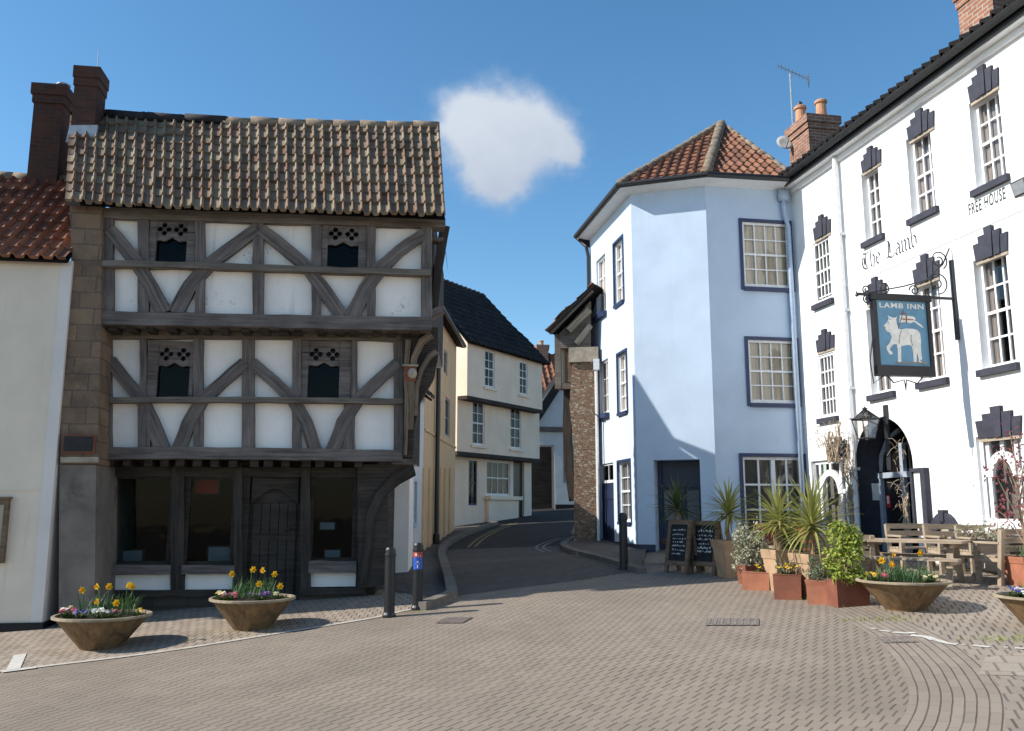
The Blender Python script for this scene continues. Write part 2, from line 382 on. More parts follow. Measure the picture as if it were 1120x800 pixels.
M['stone_render']=mat('weathered_cement_render',(.20,.17,.145),.95,.2,3,stain=(.055,.05,.045),stain_amt=.8,stain_scale=1.6,bump=.4,bscale=18,bdist=.03)
M['plinth_stone']=brick('dark_plinth_stone',(.085,.068,.055),(.06,.05,.042),(.05,.042,.036),w=.5,h=.2,bump=.5)
M['rubble']=rubble('rubble_stone',[(.36,.245,.165),(.27,.15,.10),(.43,.34,.245)],11,(.27,.21,.155))
M['capstone']=mat('weathered_capstone',(.36,.30,.23),.95,.25,5,stain=(.12,.10,.08),stain_amt=.6,stain_scale=3,bump=.5,bscale=15,bdist=.03)
M['concrete_bowl']=mat('exposed_aggregate_concrete',(.18,.112,.056),.75,.35,3,stain=(.04,.033,.022),stain_amt=.92,stain_scale=1.1,bump=.5,bscale=60,bdist=.008,stretch=(4.5,4.5,1.1))
M['bowl_rim']=mat('pale_concrete_rim',(.29,.235,.16),.9,.25,8,stain=(.16,.14,.09),stain_amt=.5,stain_scale=5,bump=.4,bscale=50)
M['soil']=mat('dark_soil',(.035,.026,.018),.95,.4,20,bump=.8,bscale=40,bdist=.03)
M['wood_bench']=timber('weathered_bench_wood',(.20,.15,.105),(.50,.40,.29))
M['wood_board']=timber('board_frame_wood',(.10,.065,.04),(.24,.165,.11))
M['red_paint']=mat('faded_red_paint',(.36,.09,.055),.75,.2,8,bump=.2)
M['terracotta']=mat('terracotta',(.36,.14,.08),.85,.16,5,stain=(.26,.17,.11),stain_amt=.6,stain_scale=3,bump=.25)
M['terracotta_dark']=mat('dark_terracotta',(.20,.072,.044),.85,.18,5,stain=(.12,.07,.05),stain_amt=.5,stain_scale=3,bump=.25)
M['buff_pot']=mat('buff_terracotta',(.40,.265,.165),.85,.15,5,stain=(.24,.18,.12),stain_amt=.6,stain_scale=3,bump=.25)
M['chalkboard']=mat('chalkboard_black',(.016,.018,.021),.75,.4,5,stain=(.07,.075,.08),stain_amt=.5,stain_scale=4,bump=.05)
M['chalk']=flat('chalk',(.55,.56,.58),.95,.1)
M['galv']=mat('galvanised_steel',(.45,.46,.47),.45,.15,12,bump=.05,metal=.6)
M['dish']=mat('grey_dish',(.38,.37,.36),.7,.1,8,bump=.05)
M['grey_dark']=flat('dark_grey_enamel',(.09,.085,.085),.5,.4)
M['bronze']=mat('bronze_plaque',(.025,.022,.022),.45,.3,14,bump=.6,bscale=55,bdist=.006,metal=.2)
M['paper']=flat('paper_white',(.72,.72,.70),.8,.2)
M['red_notice']=flat('red_print',(.55,.03,.025),.6,.3)
M['sign_blue']=mat('sign_blue_paint',(.14,.295,.42),.55,.12,4,stain=(.10,.21,.31),stain_amt=.5,stain_scale=2.5,bump=.1)
M['sign_cream']=mat('sign_cream_paint',(.80,.76,.70),.6,.12,14,bump=.1)
M['sign_shade']=mat('sign_ochre_line',(.36,.24,.16),.6,.1,8,bump=0)
M['sign_black']=flat('sign_black',(.014,.013,.015),.45,.4)
M['letter']=flat('dark_letter_paint',(.04,.042,.05),.6,.3)
M['yellow_line']=mat('worn_yellow_line',(.21,.175,.075),.85,.3,20,stain=(.10,.09,.07),stain_amt=.8,stain_scale=4,bump=.1)
M['white_line']=mat('worn_white_line',(.52,.49,.44),.85,.12,20,stain=(.36,.31,.26),stain_amt=.85,stain_scale=5,bump=.1)
M['worn_white']=mat('dirty_white_line',(.20,.19,.17),.85,.2,20,stain=(.09,.085,.08),stain_amt=.8,stain_scale=5,bump=.1)
M['iron_cover']=mat('rusty_iron_cover',(.20,.165,.14),.7,.3,12,bump=.5,bscale=40,metal=.2)
M['asphalt']=mat('asphalt',(.042,.038,.034),.92,.2,3,stain=(.035,.033,.032),stain_amt=.6,stain_scale=.7,bump=.5,bscale=90,bdist=.01)
M['kerb']=mat('kerb_stone',(.17,.145,.12),.9,.2,5,stain=(.08,.07,.06),stain_amt=.5,stain_scale=2,bump=.4,bscale=35)
M['edge_stone']=mat('pale_edging_stone',(.46,.41,.35),.9,.15,14,stain=(.24,.20,.16),stain_amt=.7,stain_scale=4,bump=.4,bscale=60)
M['pave_road']=paving('road_block_paving',(.272,.222,.174),(.242,.197,.154),(.108,.086,.068),R(53),.10,.165,jw=.10,cross=.14,dirt=.45)
M['pave_left']=paving('pavement_block_paving',(.35,.285,.225),(.27,.215,.165),(.11,.088,.066),R(95),.105,.21,jw=.10,cross=.5)
M['pave_right']=paving('terrace_block_paving',(.30,.248,.198),(.255,.21,.168),(.085,.068,.055),R(70),.11,.22,jw=.11,cross=.2)
M['pave_pale']=paving('pale_paving',(.345,.29,.235),(.30,.25,.20),(.13,.10,.08),R(70),.2,.3,jw=.08,cross=.5)
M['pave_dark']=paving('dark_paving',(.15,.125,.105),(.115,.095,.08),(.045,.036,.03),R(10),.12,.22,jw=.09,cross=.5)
M['pave_lane_shade']=paving('shade_darkened_paving',(.135,.112,.092),(.105,.088,.072),(.04,.033,.027),R(53),.105,.175,jw=.09,cross=.2)  # paving tone with the lane's shade put into its colour
M['pave_arc']=paving('curved_course_paving',(.285,.234,.186),(.245,.20,.16),(.08,.062,.05),R(90),.27,.125,jw=.045,cross=1.0,base='UV',dash=.28)
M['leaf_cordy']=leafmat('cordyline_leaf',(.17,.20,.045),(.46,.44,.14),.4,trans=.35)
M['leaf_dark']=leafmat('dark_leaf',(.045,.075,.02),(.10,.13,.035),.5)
M['leaf_bulb']=leafmat('bulb_leaf',(.055,.12,.045),(.10,.19,.06),.5)
M['leaf_euon']=leafmat('golden_leaf',(.17,.24,.035),(.42,.45,.08),.45)
M['leaf_var']=leafmat('variegated_leaf',(.20,.215,.13),(.55,.54,.40),.6)
M['leaf_lav']=leafmat('lavender_leaf',(.10,.14,.085),(.17,.21,.13),.6)
M['leaf_red']=leafmat('maple_leaf',(.15,.04,.045),(.30,.09,.09),.6)
M['stem_brown']=mat('dry_brown_stem',(.26,.19,.13),.9,.3,12,bump=.3)
M['vine']=mat('dry_climber_stem',(.36,.28,.19),.9,.3,12,bump=.3)
M['trunk']=mat('fibrous_trunk',(.24,.16,.095),.95,.3,9,bump=.6,bscale=30,bdist=.01)
M['daff']=leafmat('daffodil_yellow',(.75,.46,.015),(.85,.60,.03),.5,trans=.3)
M['daff_cup']=leafmat('daffodil_orange',(.80,.33,.01),(.85,.40,.015),.5)
FLW={'white':leafmat('white_petal',(.75,.73,.66),(.82,.80,.74),.6),'pink':leafmat('crimson_petal',(.42,.03,.09),(.55,.09,.16),.6),'purple':leafmat('purple_petal',(.07,.03,.20),(.14,.06,.32),.6),
 'blue':leafmat('violet_blue_petal',(.04,.05,.25),(.09,.09,.38),.6),'yellow':leafmat('yellow_petal',(.75,.45,.02),(.80,.58,.06),.6),'cream':leafmat('cream_petal',(.70,.62,.32),(.78,.72,.45),.6),'plum':leafmat('plum_petal',(.09,.015,.04),(.16,.03,.07),.6)}

# ---------------------------------------------------------------- camera, sun, sky
cam=bpy.data.cameras.new('camera'); co=bpy.data.objects.new('camera',cam); COL.objects.link(co)
cam.sensor_width=36; cam.lens=36*F/1120; cam.clip_end=3000; co.location=(0,0,CAMZ); co.rotation_euler=(R(90)+PITCH,0,0); SC.camera=co
SUN_EL, SUN_BACK = R(36), R(8)
ts=Vector((-math.cos(SUN_BACK)*math.cos(SUN_EL), -math.sin(SUN_BACK)*math.cos(SUN_EL), math.sin(SUN_EL)))
sl=bpy.data.lights.new('sun','SUN'); sl.energy=4.8; sl.angle=R(.5); sl.color=(1,.955,.88); so=bpy.data.objects.new('sun',sl); COL.objects.link(so)
so.rotation_euler=ts.to_track_quat('Z','Y').to_euler(); so.location=(0,0,30)
w=bpy.data.worlds.new('World'); SC.world=w; w.use_nodes=True; nt=w.node_tree; g=N(nt); bg=nt.nodes['Background']
sky=g.n('ShaderNodeTexSky',sky_type='NISHITA'); sky.sun_disc=False; sky.sun_elevation=SUN_EL
sky.sun_rotation=math.atan2(ts.x,ts.y); sky.air_density=1.0; sky.dust_density=.35; sky.ozone_density=2.2; sky.altitude=50
co_=g.coord('Generated')
# one small cloud, far off, as a direction field of the sky
cd=ray(552,156).normalized(); rt=Vector((0,0,1)).cross(-cd).normalized()*-1; rt=cd.cross(Vector((0,0,1))).normalized(); upv=rt.cross(cd)
def dot(v): 
    x=g.n('ShaderNodeVectorMath',operation='DOT_PRODUCT'); g.l(co_,x.inputs[0]); x.inputs[1].default_value=tuple(v); return x.outputs['Value']
fw=dot(cd); K=960/66
cu=g.math('MULTIPLY',g.math('DIVIDE',dot(rt),fw),K); cv=g.math('MULTIPLY',g.math('DIVIDE',dot(upv),fw),K)   # 1 unit = 70 px of the photograph
cvec=g.n('ShaderNodeCombineXYZ'); g.l(cu,cvec.inputs[0]); g.l(cv,cvec.inputs[1])
wn=g.n('ShaderNodeTexNoise'); wn.inputs['Scale'].default_value=2.1; wn.inputs['Detail'].default_value=7; wn.inputs['Roughness'].default_value=.55; g.l(cvec.outputs[0],wn.inputs['Vector'])
wsep=g.n('ShaderNodeSeparateColor'); g.l(wn.outputs['Color'],wsep.inputs[0])
du=g.math('ADD',cu,g.math('MULTIPLY',g.math('SUBTRACT',wsep.outputs[0],.5),.55)); dv=g.math('ADD',cv,g.math('MULTIPLY',g.math('SUBTRACT',wsep.outputs[1],.5),.55))
fld=None
for (a,b,r_) in ((-.32,.12,.85),(.25,.26,.70),(-.15,-.38,.66),(.80,.04,.50),(1.10,-.24,.30),(-.05,-.52,.46),(-.66,.34,.5)):
    q=g.math('ADD',g.math('POWER',g.math('DIVIDE',g.math('SUBTRACT',du,a),r_),2),g.math('POWER',g.math('DIVIDE',g.math('SUBTRACT',dv,b),r_),2))
    e=g.math('POWER',2.718,g.math('MULTIPLY',q,-1.5)); fld=e if fld is None else g.math('ADD',fld,e)
fld=g.math('ADD',fld,g.math('MULTIPLY',g.math('SUBTRACT',g.noise(cvec.outputs[0],3.5,6,.6),.5),.35))
mask=g.math('MULTIPLY',g.ramp(fld,.06,1.25),.93); mask=g.math('MULTIPLY',mask,g.math('GREATER_THAN',fw,.5))
lit=g.ramp(g.math('ADD',cv,g.math('ADD',g.math('MULTIPLY',cu,-.35),g.math('MULTIPLY',g.noise(cvec.outputs[0],1.6,6,.6),1.2))),-.6,1.4)
SKYGAIN=1.0
hs=g.n('ShaderNodeHueSaturation'); hs.inputs["Saturation"].default_value=1.22; hs.inputs['Value'].default_value=SKYGAIN; hs.inputs['Hue'].default_value=.493; g.l(sky.outputs[0],hs.inputs['Color'])
cl=g.mix(lit,(2.85,3.2,3.8),(3.85,4.15,4.6))
g.l(g.mix(mask,hs.outputs[0],cl),bg.inputs[0]); bg.inputs[1].default_value=.135
SC.view_settings.view_transform='Standard'; SC.view_settings.look='None'; SC.view_settings.exposure=0.45; SC.view_settings.gamma=1
# ---------------------------------------------------------------- ground
def sheet(name,pts,m,lift,uvs=None,parent=None):
    mb=MB(); mb.poly([(p[0],p[1],gz(p[0],p[1])+lift) for p in pts],0,uvs); o=mb.build(name,m,parent); 
    o['kind']='structure'; return o
mb=MB(); xs=[-400,-60,-14,14,60,400]; ys=[-120,-10,50,400]
for i in range(len(xs)-1):
    for j in range(len(ys)-1):
        q=[(xs[i],ys[j]),(xs[i+1],ys[j]),(xs[i+1],ys[j+1]),(xs[i],ys[j+1])]
        mb.poly([(x,y,gz(x,y)) for x,y in q])
struct(mb.build('ground',M['pave_road']))
def pxs(l): return [gp(*p) for p in l]
def band(name,c,wid,m,lift,side=0):
    """strip along ground polyline c of width wid (offset to one side)"""
    mb=MB(); L=0; P=[Vector((p.x,p.y)) for p in c]; prev=None
    for i in range(len(P)):
        t=(P[min(i+1,len(P)-1)]-P[max(0,i-1)]).normalized(); a=Vector((-t.y,t.x))
        A=P[i]+a*(wid/2+side); B=P[i]-a*(wid/2-side)
        if i: L+=(P[i]-P[i-1]).length
        cur=(A,B,L)
        if prev:
            a0,b0,l0=prev
            mb.poly([(q.x,q.y,gz(q.x,q.y)+lift) for q in (b0,B,A,a0)],0,[(l0,0),(L,0),(L,wid),(l0,wid)])
        prev=cur
    o=mb.build(name,m); o['kind']='structure'; return o
def smooth(P,k=6):
    out=[]
    for i in range(len(P)-1):
        p0=P[max(0,i-1)];p1=P[i];p2=P[i+1];p3=P[min(len(P)-1,i+2)]
        for j in range(k):
            t=j/k
            out.append(.5*((2*p1)+(-p0+p2)*t+(2*p0-5*p1+4*p2-p3)*t*t+(-p0+3*p1-3*p2+p3)*t**3))
    out.append(P[-1]); return out
EDGE=smooth(pxs([(-60,740),(0,735),(60,728),(180,713),(300,694),(350,686),(410,676),(440,669),(478,663)]))
left_poly=[(p.x,p.y) for p in EDGE]+[(-1.5,14.6),(-1.8,17),(-9,17),(-12,9)]
sheet('left_pavement',left_poly,M['pave_left'],.004)
band('pavement_edging',EDGE,.09,M['edge_stone'],.008)
mk=pxs([(14,734),(22,717)]); band('road_marking',[mk[0],mk[1]],.13,M['white_line'],.012)
mk=pxs([(2,736),(40,731)]); band('road_marking',[mk[0],mk[1]],.10,M['white_line'],.012)
# curved courses and terrace on the right
INN=smooth(pxs([(905,668),(938,686),(962,703),(982,725),(992,748),(994,765),(988,785),(972,806),(940,832)]),5)
OUT=smooth(pxs([(948,660),(985,676),(1035,700),(1072,727),(1092,752),(1099,768),(1100,790),(1096,812),(1085,840)]),5)
mb=MB(); L=0
for i in range(len(INN)-1):
    a,b,c,d=INN[i],INN[i+1],OUT[i+1],OUT[i]; l2=L+((b-a).length+(c-d).length)/2; wd=1.0
    mb.poly([(q.x,q.y,gz(q.x,q.y)+.004) for q in (a,b,c,d)],0,[(L,0),(l2,0),(l2,wd),(L,wd)]); L=l2
struct(mb.build('curved_brick_courses',M['pave_arc']))
rp=[(p.x,p.y) for p in OUT][::-1]+[(4.6,13.2),(9,13.5),(12,4)]
rp=[(p.x,p.y) for p in OUT]+[(9,4.5),(12,9),(8,15),(5.5,15)]
sheet('terrace_pavement',rp,M['pave_right'],.004)
for seg,wd_ in (([(952,688),(958,689)],.04),([(963,690.5),(974,692)],.05),([(977,692.5),(990,693.5),(1001,693)],.07),([(996,696),(1012,697.5),(1022,701)],.09),([(1024,701),(1036,704.5),(1047,706)],.07),([(1052,706),(1056,706.3)],.04),([(1064,707),(1083,709)],.06),([(1098,709),(1103,709.3)],.04),([(1110,710),(1130,711)],.05)):
    band('road_marking',smooth(pxs(seg),3),wd_,M['white_line'],.010)
pp=pxs([(1078,720),(1140,712),(1140,741),(1070,739)]); sheet('pale_paving',[(p.x,p.y) for p in pp],M['pave_pale'],.007)
# the street
STR=pxs([(492,650),(505,603),(600,597),(640,603),(688,610)])
asp=[gp(496,606),gp(602,601),gp(640,585),gp(760,560)]
sheet('lane_shade_sheet',[(p.x,p.y) for p in pxs([(499,652),(560,644),(640,634),(690,626),(660,616),(625,607)])]+[(2.1,20.2),(1.6,21.2),(-1.6,21.2)]+[(p.x,p.y) for p in pxs([(487,606),(492,625)])],M['pave_lane_shade'],.003)  # darker sheet inside the lane mouth, deepening the shade there by colour
sheet('street_asphalt',[(-1.6,21),(2.1,20.2),(1.6,24),(2.6,34),(8,46),(-6,46),(-4,34),(-2.4,28)],M['asphalt'],.004)
def kerb(name,px,w,h,m,top=None):
    P=smooth(pxs(px),4); mb=MB(); n=len(P); ring=[]
    for i,p in enumerate(P):
        t=(P[min(i+1,n-1)]-P[max(0,i-1)]).normalized(); a=Vector((-t.y,t.x,0)).normalized()*w
        z0=gz(p.x,p.y)-.05; z1=gz(p.x,p.y)+h
        ring.append([(p.x,p.y,z0),(p.x,p.y,z1),(p.x+a.x,p.y+a.y,z1),(p.x+a.x,p.y+a.y,z0)])
    for i in range(n-1):
        for k in range(3): mb.poly([ring[i][k],ring[i+1][k],ring[i+1][k+1],ring[i][k+1]])
    mb.poly(ring[0]); mb.poly(ring[-1][::-1]); return struct(mb.build(name,m))
kerb('left_kerb',[(466,668),(497,656),(499,648),(492,625),(487,606),(497,594),(520,583),(545,574)],.16,.11,M['kerb'])
kerb('right_kerb',[(697,628),(690,625),(660,615),(625,606),(613,600),(618,594),(632,588)],-.16,.09,M['kerb'])
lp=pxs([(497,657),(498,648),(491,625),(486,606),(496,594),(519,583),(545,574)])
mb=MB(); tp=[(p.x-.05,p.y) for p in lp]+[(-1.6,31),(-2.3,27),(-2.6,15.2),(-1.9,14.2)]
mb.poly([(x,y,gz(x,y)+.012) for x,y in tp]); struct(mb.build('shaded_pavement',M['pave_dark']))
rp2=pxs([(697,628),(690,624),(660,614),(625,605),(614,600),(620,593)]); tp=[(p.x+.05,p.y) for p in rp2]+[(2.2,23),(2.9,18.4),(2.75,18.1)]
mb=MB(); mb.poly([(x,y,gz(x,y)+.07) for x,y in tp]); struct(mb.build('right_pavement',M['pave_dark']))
for off in (0,.16):
    P=smooth([p+Vector((.28+off,0,0)) for p in pxs([(499,600),(512,590),(530,581),(552,573)])],4); band('yellow_line',P,.07,M['yellow_line'],.010)
    P=smooth([p+Vector((-.22-off,-.05,0)) for p in pxs([(614,603),(606,600),(605,597),(615,592),(628,588)])],4); band('road_marking',P,.07,M['worn_white'],.010)
def cover(name,px0,px1,dy,label,slots=8):
    a=gp(*px0); b=gp(*px1); c=(a+b)/2; L=(b-a).length; ang=math.atan2(b.y-a.y,b.x-a.x)
    r=Root(name,label,'drain cover',(c.x,c.y,gz(c.x,c.y)),ang)
    # plate tilted with the ground
    sx=.05*math.cos(ang)+.047*math.sin(ang); sy=-.05*math.sin(ang)+.047*math.cos(ang)
    def P(x,y,l): return (x,y,sx*x+sy*y+l)
    mb=MB(); h=L/2; d=dy/2
    mb.poly([P(-h,-d,.010),P(h,-d,.010),P(h,d,.010),P(-h,d,.010)]); mb.build('plate',M['iron_cover'],r)
    mb=MB()
    for k in range(slots):
        x=-h+L*(k+.5)/slots; w_=L/slots*.2
        mb.poly([P(x-w_,-d*.8,.014),P(x+w_,-d*.8,.014),P(x+w_,d*.8,.014),P(x-w_,d*.8,.014)])
    mb.build('slots',M['stone_render'],r)
cover('drain_grate',(772,681),(830,681),.42,'oblong iron drain grate in the open road beyond the paved centre')
cover('drain_grate',(482,679),(512,679),.40,'small iron drain grate in the road beside the low left kerb')
cover('gully_cover',(962,701),(1000,700),.30,'dark sunken gully cover where the curved brick courses begin',5)
cover('drain_grate',(262,680),(296,675),.22,'worn iron cover in the pavement beyond the second flower bowl',6)
# ================================================================= building helpers
def wall_holes(mb,x0,x1,z0,z1,Y,holes,depth,mi=0,mr=None):
    """front skin at Y with rectangular holes (a,b,c,d)=(x0,x1,z0,z1) and reveals going in by depth"""
    xs=sorted({x0,x1,*[h[0] for h in holes],*[h[1] for h in holes]}); zs=sorted({z0,z1,*[h[2] for h in holes],*[h[3] for h in holes]})
    for i in range(len(xs)-1):
        for j in range(len(zs)-1):
            cx=(xs[i]+xs[i+1])/2; cz=(zs[j]+zs[j+1])/2
            if cx<x0 or cx>x1 or cz<z0 or cz>z1: continue
            if any(h[0]<cx<h[1] and h[2]<cz<h[3] for h in holes): continue
            mb.poly([(xs[i],Y,zs[j]),(xs[i+1],Y,zs[j]),(xs[i+1],Y,zs[j+1]),(xs[i],Y,zs[j+1])],mi)
    mr=mi if mr is None else mr
    for a,b,c,d in holes:
        e=Y+depth
        mb.poly([(a,Y,c),(a,Y,d),(a,e,d),(a,e,c)],mr); mb.poly([(b,Y,d),(b,Y,c),(b,e,c),(b,e,d)],mr)
        mb.poly([(a,Y,d),(b,Y,d),(b,e,d),(a,e,d)],mr); mb.poly([(b,Y,c),(a,Y,c),(a,e,c),(b,e,c)],mr)
def sash(fr,root,X0,X1,Z0,Z1,Y,cols,rows,m='white_paint',fw=.045,bar=.022,curtain=None,cz=1.0,split=True,name='window',sill=None,deep=.35,trim=None,gl='glass'):
    f=MB(); d=.06
    f.box(X0,X0+fw,Y,Y+d,Z0,Z1); f.box(X1-fw,X1,Y,Y+d,Z0,Z1); f.box(X0+fw,X1-fw,Y,Y+d,Z1-fw,Z1); f.box(X0+fw,X1-fw,Y,Y+d,Z0,Z0+fw*1.4)
    a,b,c,e=X0+fw,X1-fw,Z0+fw*1.4,Z1-fw
    if split: zm=(c+e)/2; f.box(a,b,Y+.012,Y+d-.003,zm-.022,zm+.022)
    for i in range(1,cols):
        x=a+(b-a)*i/cols; f.box(x-bar/2,x+bar/2,Y+.016,Y+.046,c,e)
    for j in range(1,rows):
        z=c+(e-c)*j/rows
        if split and abs(j*2-rows)<.1: continue
        f.box(a,b,Y+.019,Y+.043,z-bar/2,z+bar/2)
    fo=f.build(name,M[m],root,fr,root)
    p=MB(); p.poly([(a,Y+.034,c),(b,Y+.034,c),(b,Y+.034,e),(a,Y+.034,e)]); p.build('pane',M[gl],fo,fr,root)
    r=MB(); yb=Y+deep; y0=Y+.058
    r.poly([(X0,yb,Z0),(X1,yb,Z0),(X1,yb,Z1),(X0,yb,Z1)]); r.poly([(X0,y0,Z0),(X0,yb,Z0),(X0,yb,Z1),(X0,y0,Z1)]); r.poly([(X1,yb,Z0),(X1,y0,Z0),(X1,y0,Z1),(X1,yb,Z1)])
    r.poly([(X0,y0,Z1),(X0,yb,Z1),(X1,yb,Z1),(X1,y0,Z1)]); r.poly([(X0,yb,Z0),(X0,y0,Z0),(X1,y0,Z0),(X1,yb,Z0)])
    r.build('recess',M['shadow_dark'],fo,fr,root)
    if curtain:
        q=MB(); k=24; zt=Z1-fw; zb=zt-(zt-Z0-fw)*cz
        gaps=[(a,b)] if curtain[1]=='full' else [(a,a+(b-a)*.36),(b-(b-a)*.36,b)]
        for (l,h) in gaps:
            for i in range(k):
                xa=l+(h-l)*i/k; xb=l+(h-l)*(i+1)/k; ya=Y+.075+.009*math.sin(i*1.9+l); yb2=Y+.075+.009*math.sin((i+1)*1.9+l)
                q.poly([(xa,ya,zb),(xb,yb2,zb),(xb,yb2,zt),(xa,ya,zt)])
        q.build('curtain',M[curtain[0]],fo,fr,root)
    if sill:
        q=MB(); q.box(X0-.09,X1+.09,sill[1],Y+.02,Z0-.115,Z0-.012); q.build('sill',M[sill[0]],fo,fr,root)
    return fo
def surround(fr,root,parent,X0,X1,Z0,Z1,Y,w,m,d=.02,yb=.03):
    q=MB(); q.box(X0-w,X0,Y-d,Y+yb,Z0-w,Z1+w); q.box(X1,X1+w,Y-d,Y+yb,Z0-w,Z1+w); q.box(X0,X1,Y-d,Y+yb,Z1,Z1+w); q.box(X0,X1,Y-d-.03,Y+yb,Z0-w*1.3,Z0)
    return q.build('surround',M[m],parent,fr,root)
def tiles(root,parent,poly,roll,gauge,amp,m,name='roof',lift=.035,sag=0.0,thick=.06,jit=.006,under='shadow_dark',grid=None):
    """poly: world points, first edge = eave (left to right seen from outside). Real rolled tiles, clipped to the polygon."""
    P=[Vector(p) for p in poly]; u=(P[1]-P[0]).normalized(); nrm=(P[1]-P[0]).cross(P[-1]-P[0]).normalized()
    if nrm.z<0: nrm=-nrm
    v=nrm.cross(u)
    q=[((p-P[0]).dot(u),(p-P[0]).dot(v)) for p in P]
    umin=min(a for a,b in q)-roll; umax=max(a for a,b in q)+roll; vmax=max(b for a,b in q)
    rows=max(1,int(math.ceil(vmax/gauge))); cols=int(math.ceil((umax-umin)/roll)); S=10
    if grid: cols,rows=grid
    vs=[];fs=[];uv=[]
    def prof(x):
        x=(x+.5)%1.0
        return -.008*math.sin(math.pi*x/.6) if x<.6 else amp*math.sin(math.pi*(x-.6)/.4)
    for r_ in range(rows):
        for c in range(cols):
            ja=random.uniform(-jit,jit); jb=random.uniform(-jit,jit)*1.5; tl=random.uniform(-.008,.008)
            base=len(vs)
            for k in range(S+1):
                x=k/S; uu=umin+(c+x)*roll
                w=prof(x-.5)
                sg=-sag*math.sin(math.pi*min(1,max(0,(uu-umin)/(umax-umin))))
                for (vv,h) in ((r_*gauge-.02+jb,-.012),(r_*gauge-.02+jb,lift),((r_+1)*gauge+.01,0)):
                    if grid:
                        s_=(c+x)/cols; t_=min(1,max(-.02,vv/gauge/rows)); bp=P[0].lerp(P[1],s_).lerp(P[3].lerp(P[2],s_),t_)
                        vs.append(bp+nrm*(w+h+ja+tl*(x-.5)-sag*(math.sin(math.pi*s_)*(.5+.8*t_)+.25*math.sin(5.1*s_+2*t_))))
                    else: vs.append(P[0]+u*uu+v*vv+nrm*(w+h+ja+tl*(x-.5)+sg))
            for k in range(S):
                a=base+3*k; b=a+3
                fs+= [(a,b,b+1,a+1),(a+1,b+1,b+2,a+2)]
                for _ in range(2): uv.append([(c+.5,r_+.5)]*4)
    bm=bmesh.new(); L=bm.loops.layers.uv.new('UVMap'); bv=[bm.verts.new(p) for p in vs]
    for f,t in zip(fs,uv):
        bf=bm.faces.new([bv[i] for i in f]); bf.smooth=False
        for lp,tt in zip(bf.loops,t): lp[L].uv=tt
    n=len(P)
    for i in range(1,n):
        a=P[i]; b=P[(i+1)%n]; e=(b-a)
        if e.length<1e-3 or grid: continue
        out=e.cross(nrm)   # poly is ccw seen from outside -> outward
        bmesh.ops.bisect_plane(bm,geom=bm.verts[:]+bm.edges[:]+bm.faces[:],plane_co=a,plane_no=out,clear_outer=True)
    bmesh.ops.translate(bm,verts=bm.verts[:],vec=nrm*.02)
    bm.verts.ensure_lookup_table()
    lo=[p-nrm*thick for p in P]; hi=[p-nrm*(.012+sag) for p in P]
    bot=[bm.verts.new(p) for p in lo]; top=[bm.verts.new(p) for p in hi]
    f1=bm.faces.new(bot[::-1]); f2=bm.faces.new(top); f1.material_index=f2.material_index=1
    for i in range(n):
        f=bm.faces.new([bot[i],bot[(i+1)%n],top[(i+1)%n],top[i]]); f.material_index=1
    X=root['_inv']; bmesh.ops.transform(bm,matrix=X,verts=bm.verts[:])
    me=bpy.data.meshes.new(name); bm.to_mesh(me); bm.free(); me.materials.append(M[m]); me.materials.append(M[under])
    o=bpy.data.objects.new(name,me); COL.objects.link(o); o.parent=parent.o if isinstance(parent,Root) else parent
    return o
def ridge_line(root,parent,pts,r,m,name='ridge_tiles',seg=.33,lift=.0):
    mb=MB()
    for a,b in zip(pts[:-1],pts[1:]):
        a=Vector(a);b=Vector(b);n=max(1,int((b-a).length/seg))
        for i in range(n):
            p=a.lerp(b,i/n); q=a.lerp(b,(i+1)/n); j=random.uniform(-.012,.012)
            mb.tube([p+Vector((0,0,lift+j)),q+Vector((0,0,lift+j-.01))],[r*random.uniform(.95,1.08),r*random.uniform(.86,.95)],9)
    return mb.build(name,M[m],parent,None,root,smooth=True)
def W(fr,x,y,z): return fr.M@Vector((x,y,z))
def chimney(root,parent,fr,x0,x1,y0,y1,z0,z1,m,corb=.06,pots=(),caps=None):
    mb=MB(); mb.box(x0,x1,y0,y1,z0,z1-.34); mb.box(x0-corb*.5,x1+corb*.5,y0-corb*.5,y1+corb*.5,z1-.337,z1-.2); mb.box(x0-corb,x1+corb,y0-corb,y1+corb,z1-.197,z1)
    c=mb.build('chimney',M[m],parent,fr,root)
    for (px_,py_,h,r,mm) in pots:
        p=MB(); p.lathe([(r*1.1,0),(r*1.1,.05),(r*.9,.08),(r*.82,h*.8),(r*1.05,h*.84),(r*1.05,h*.95),(r*.85,h),(r*.6,h),(r*.6,h-.1)],(px_,py_,z1),14); p.build('chimney_pot',M[mm],c,fr,root)
    return c
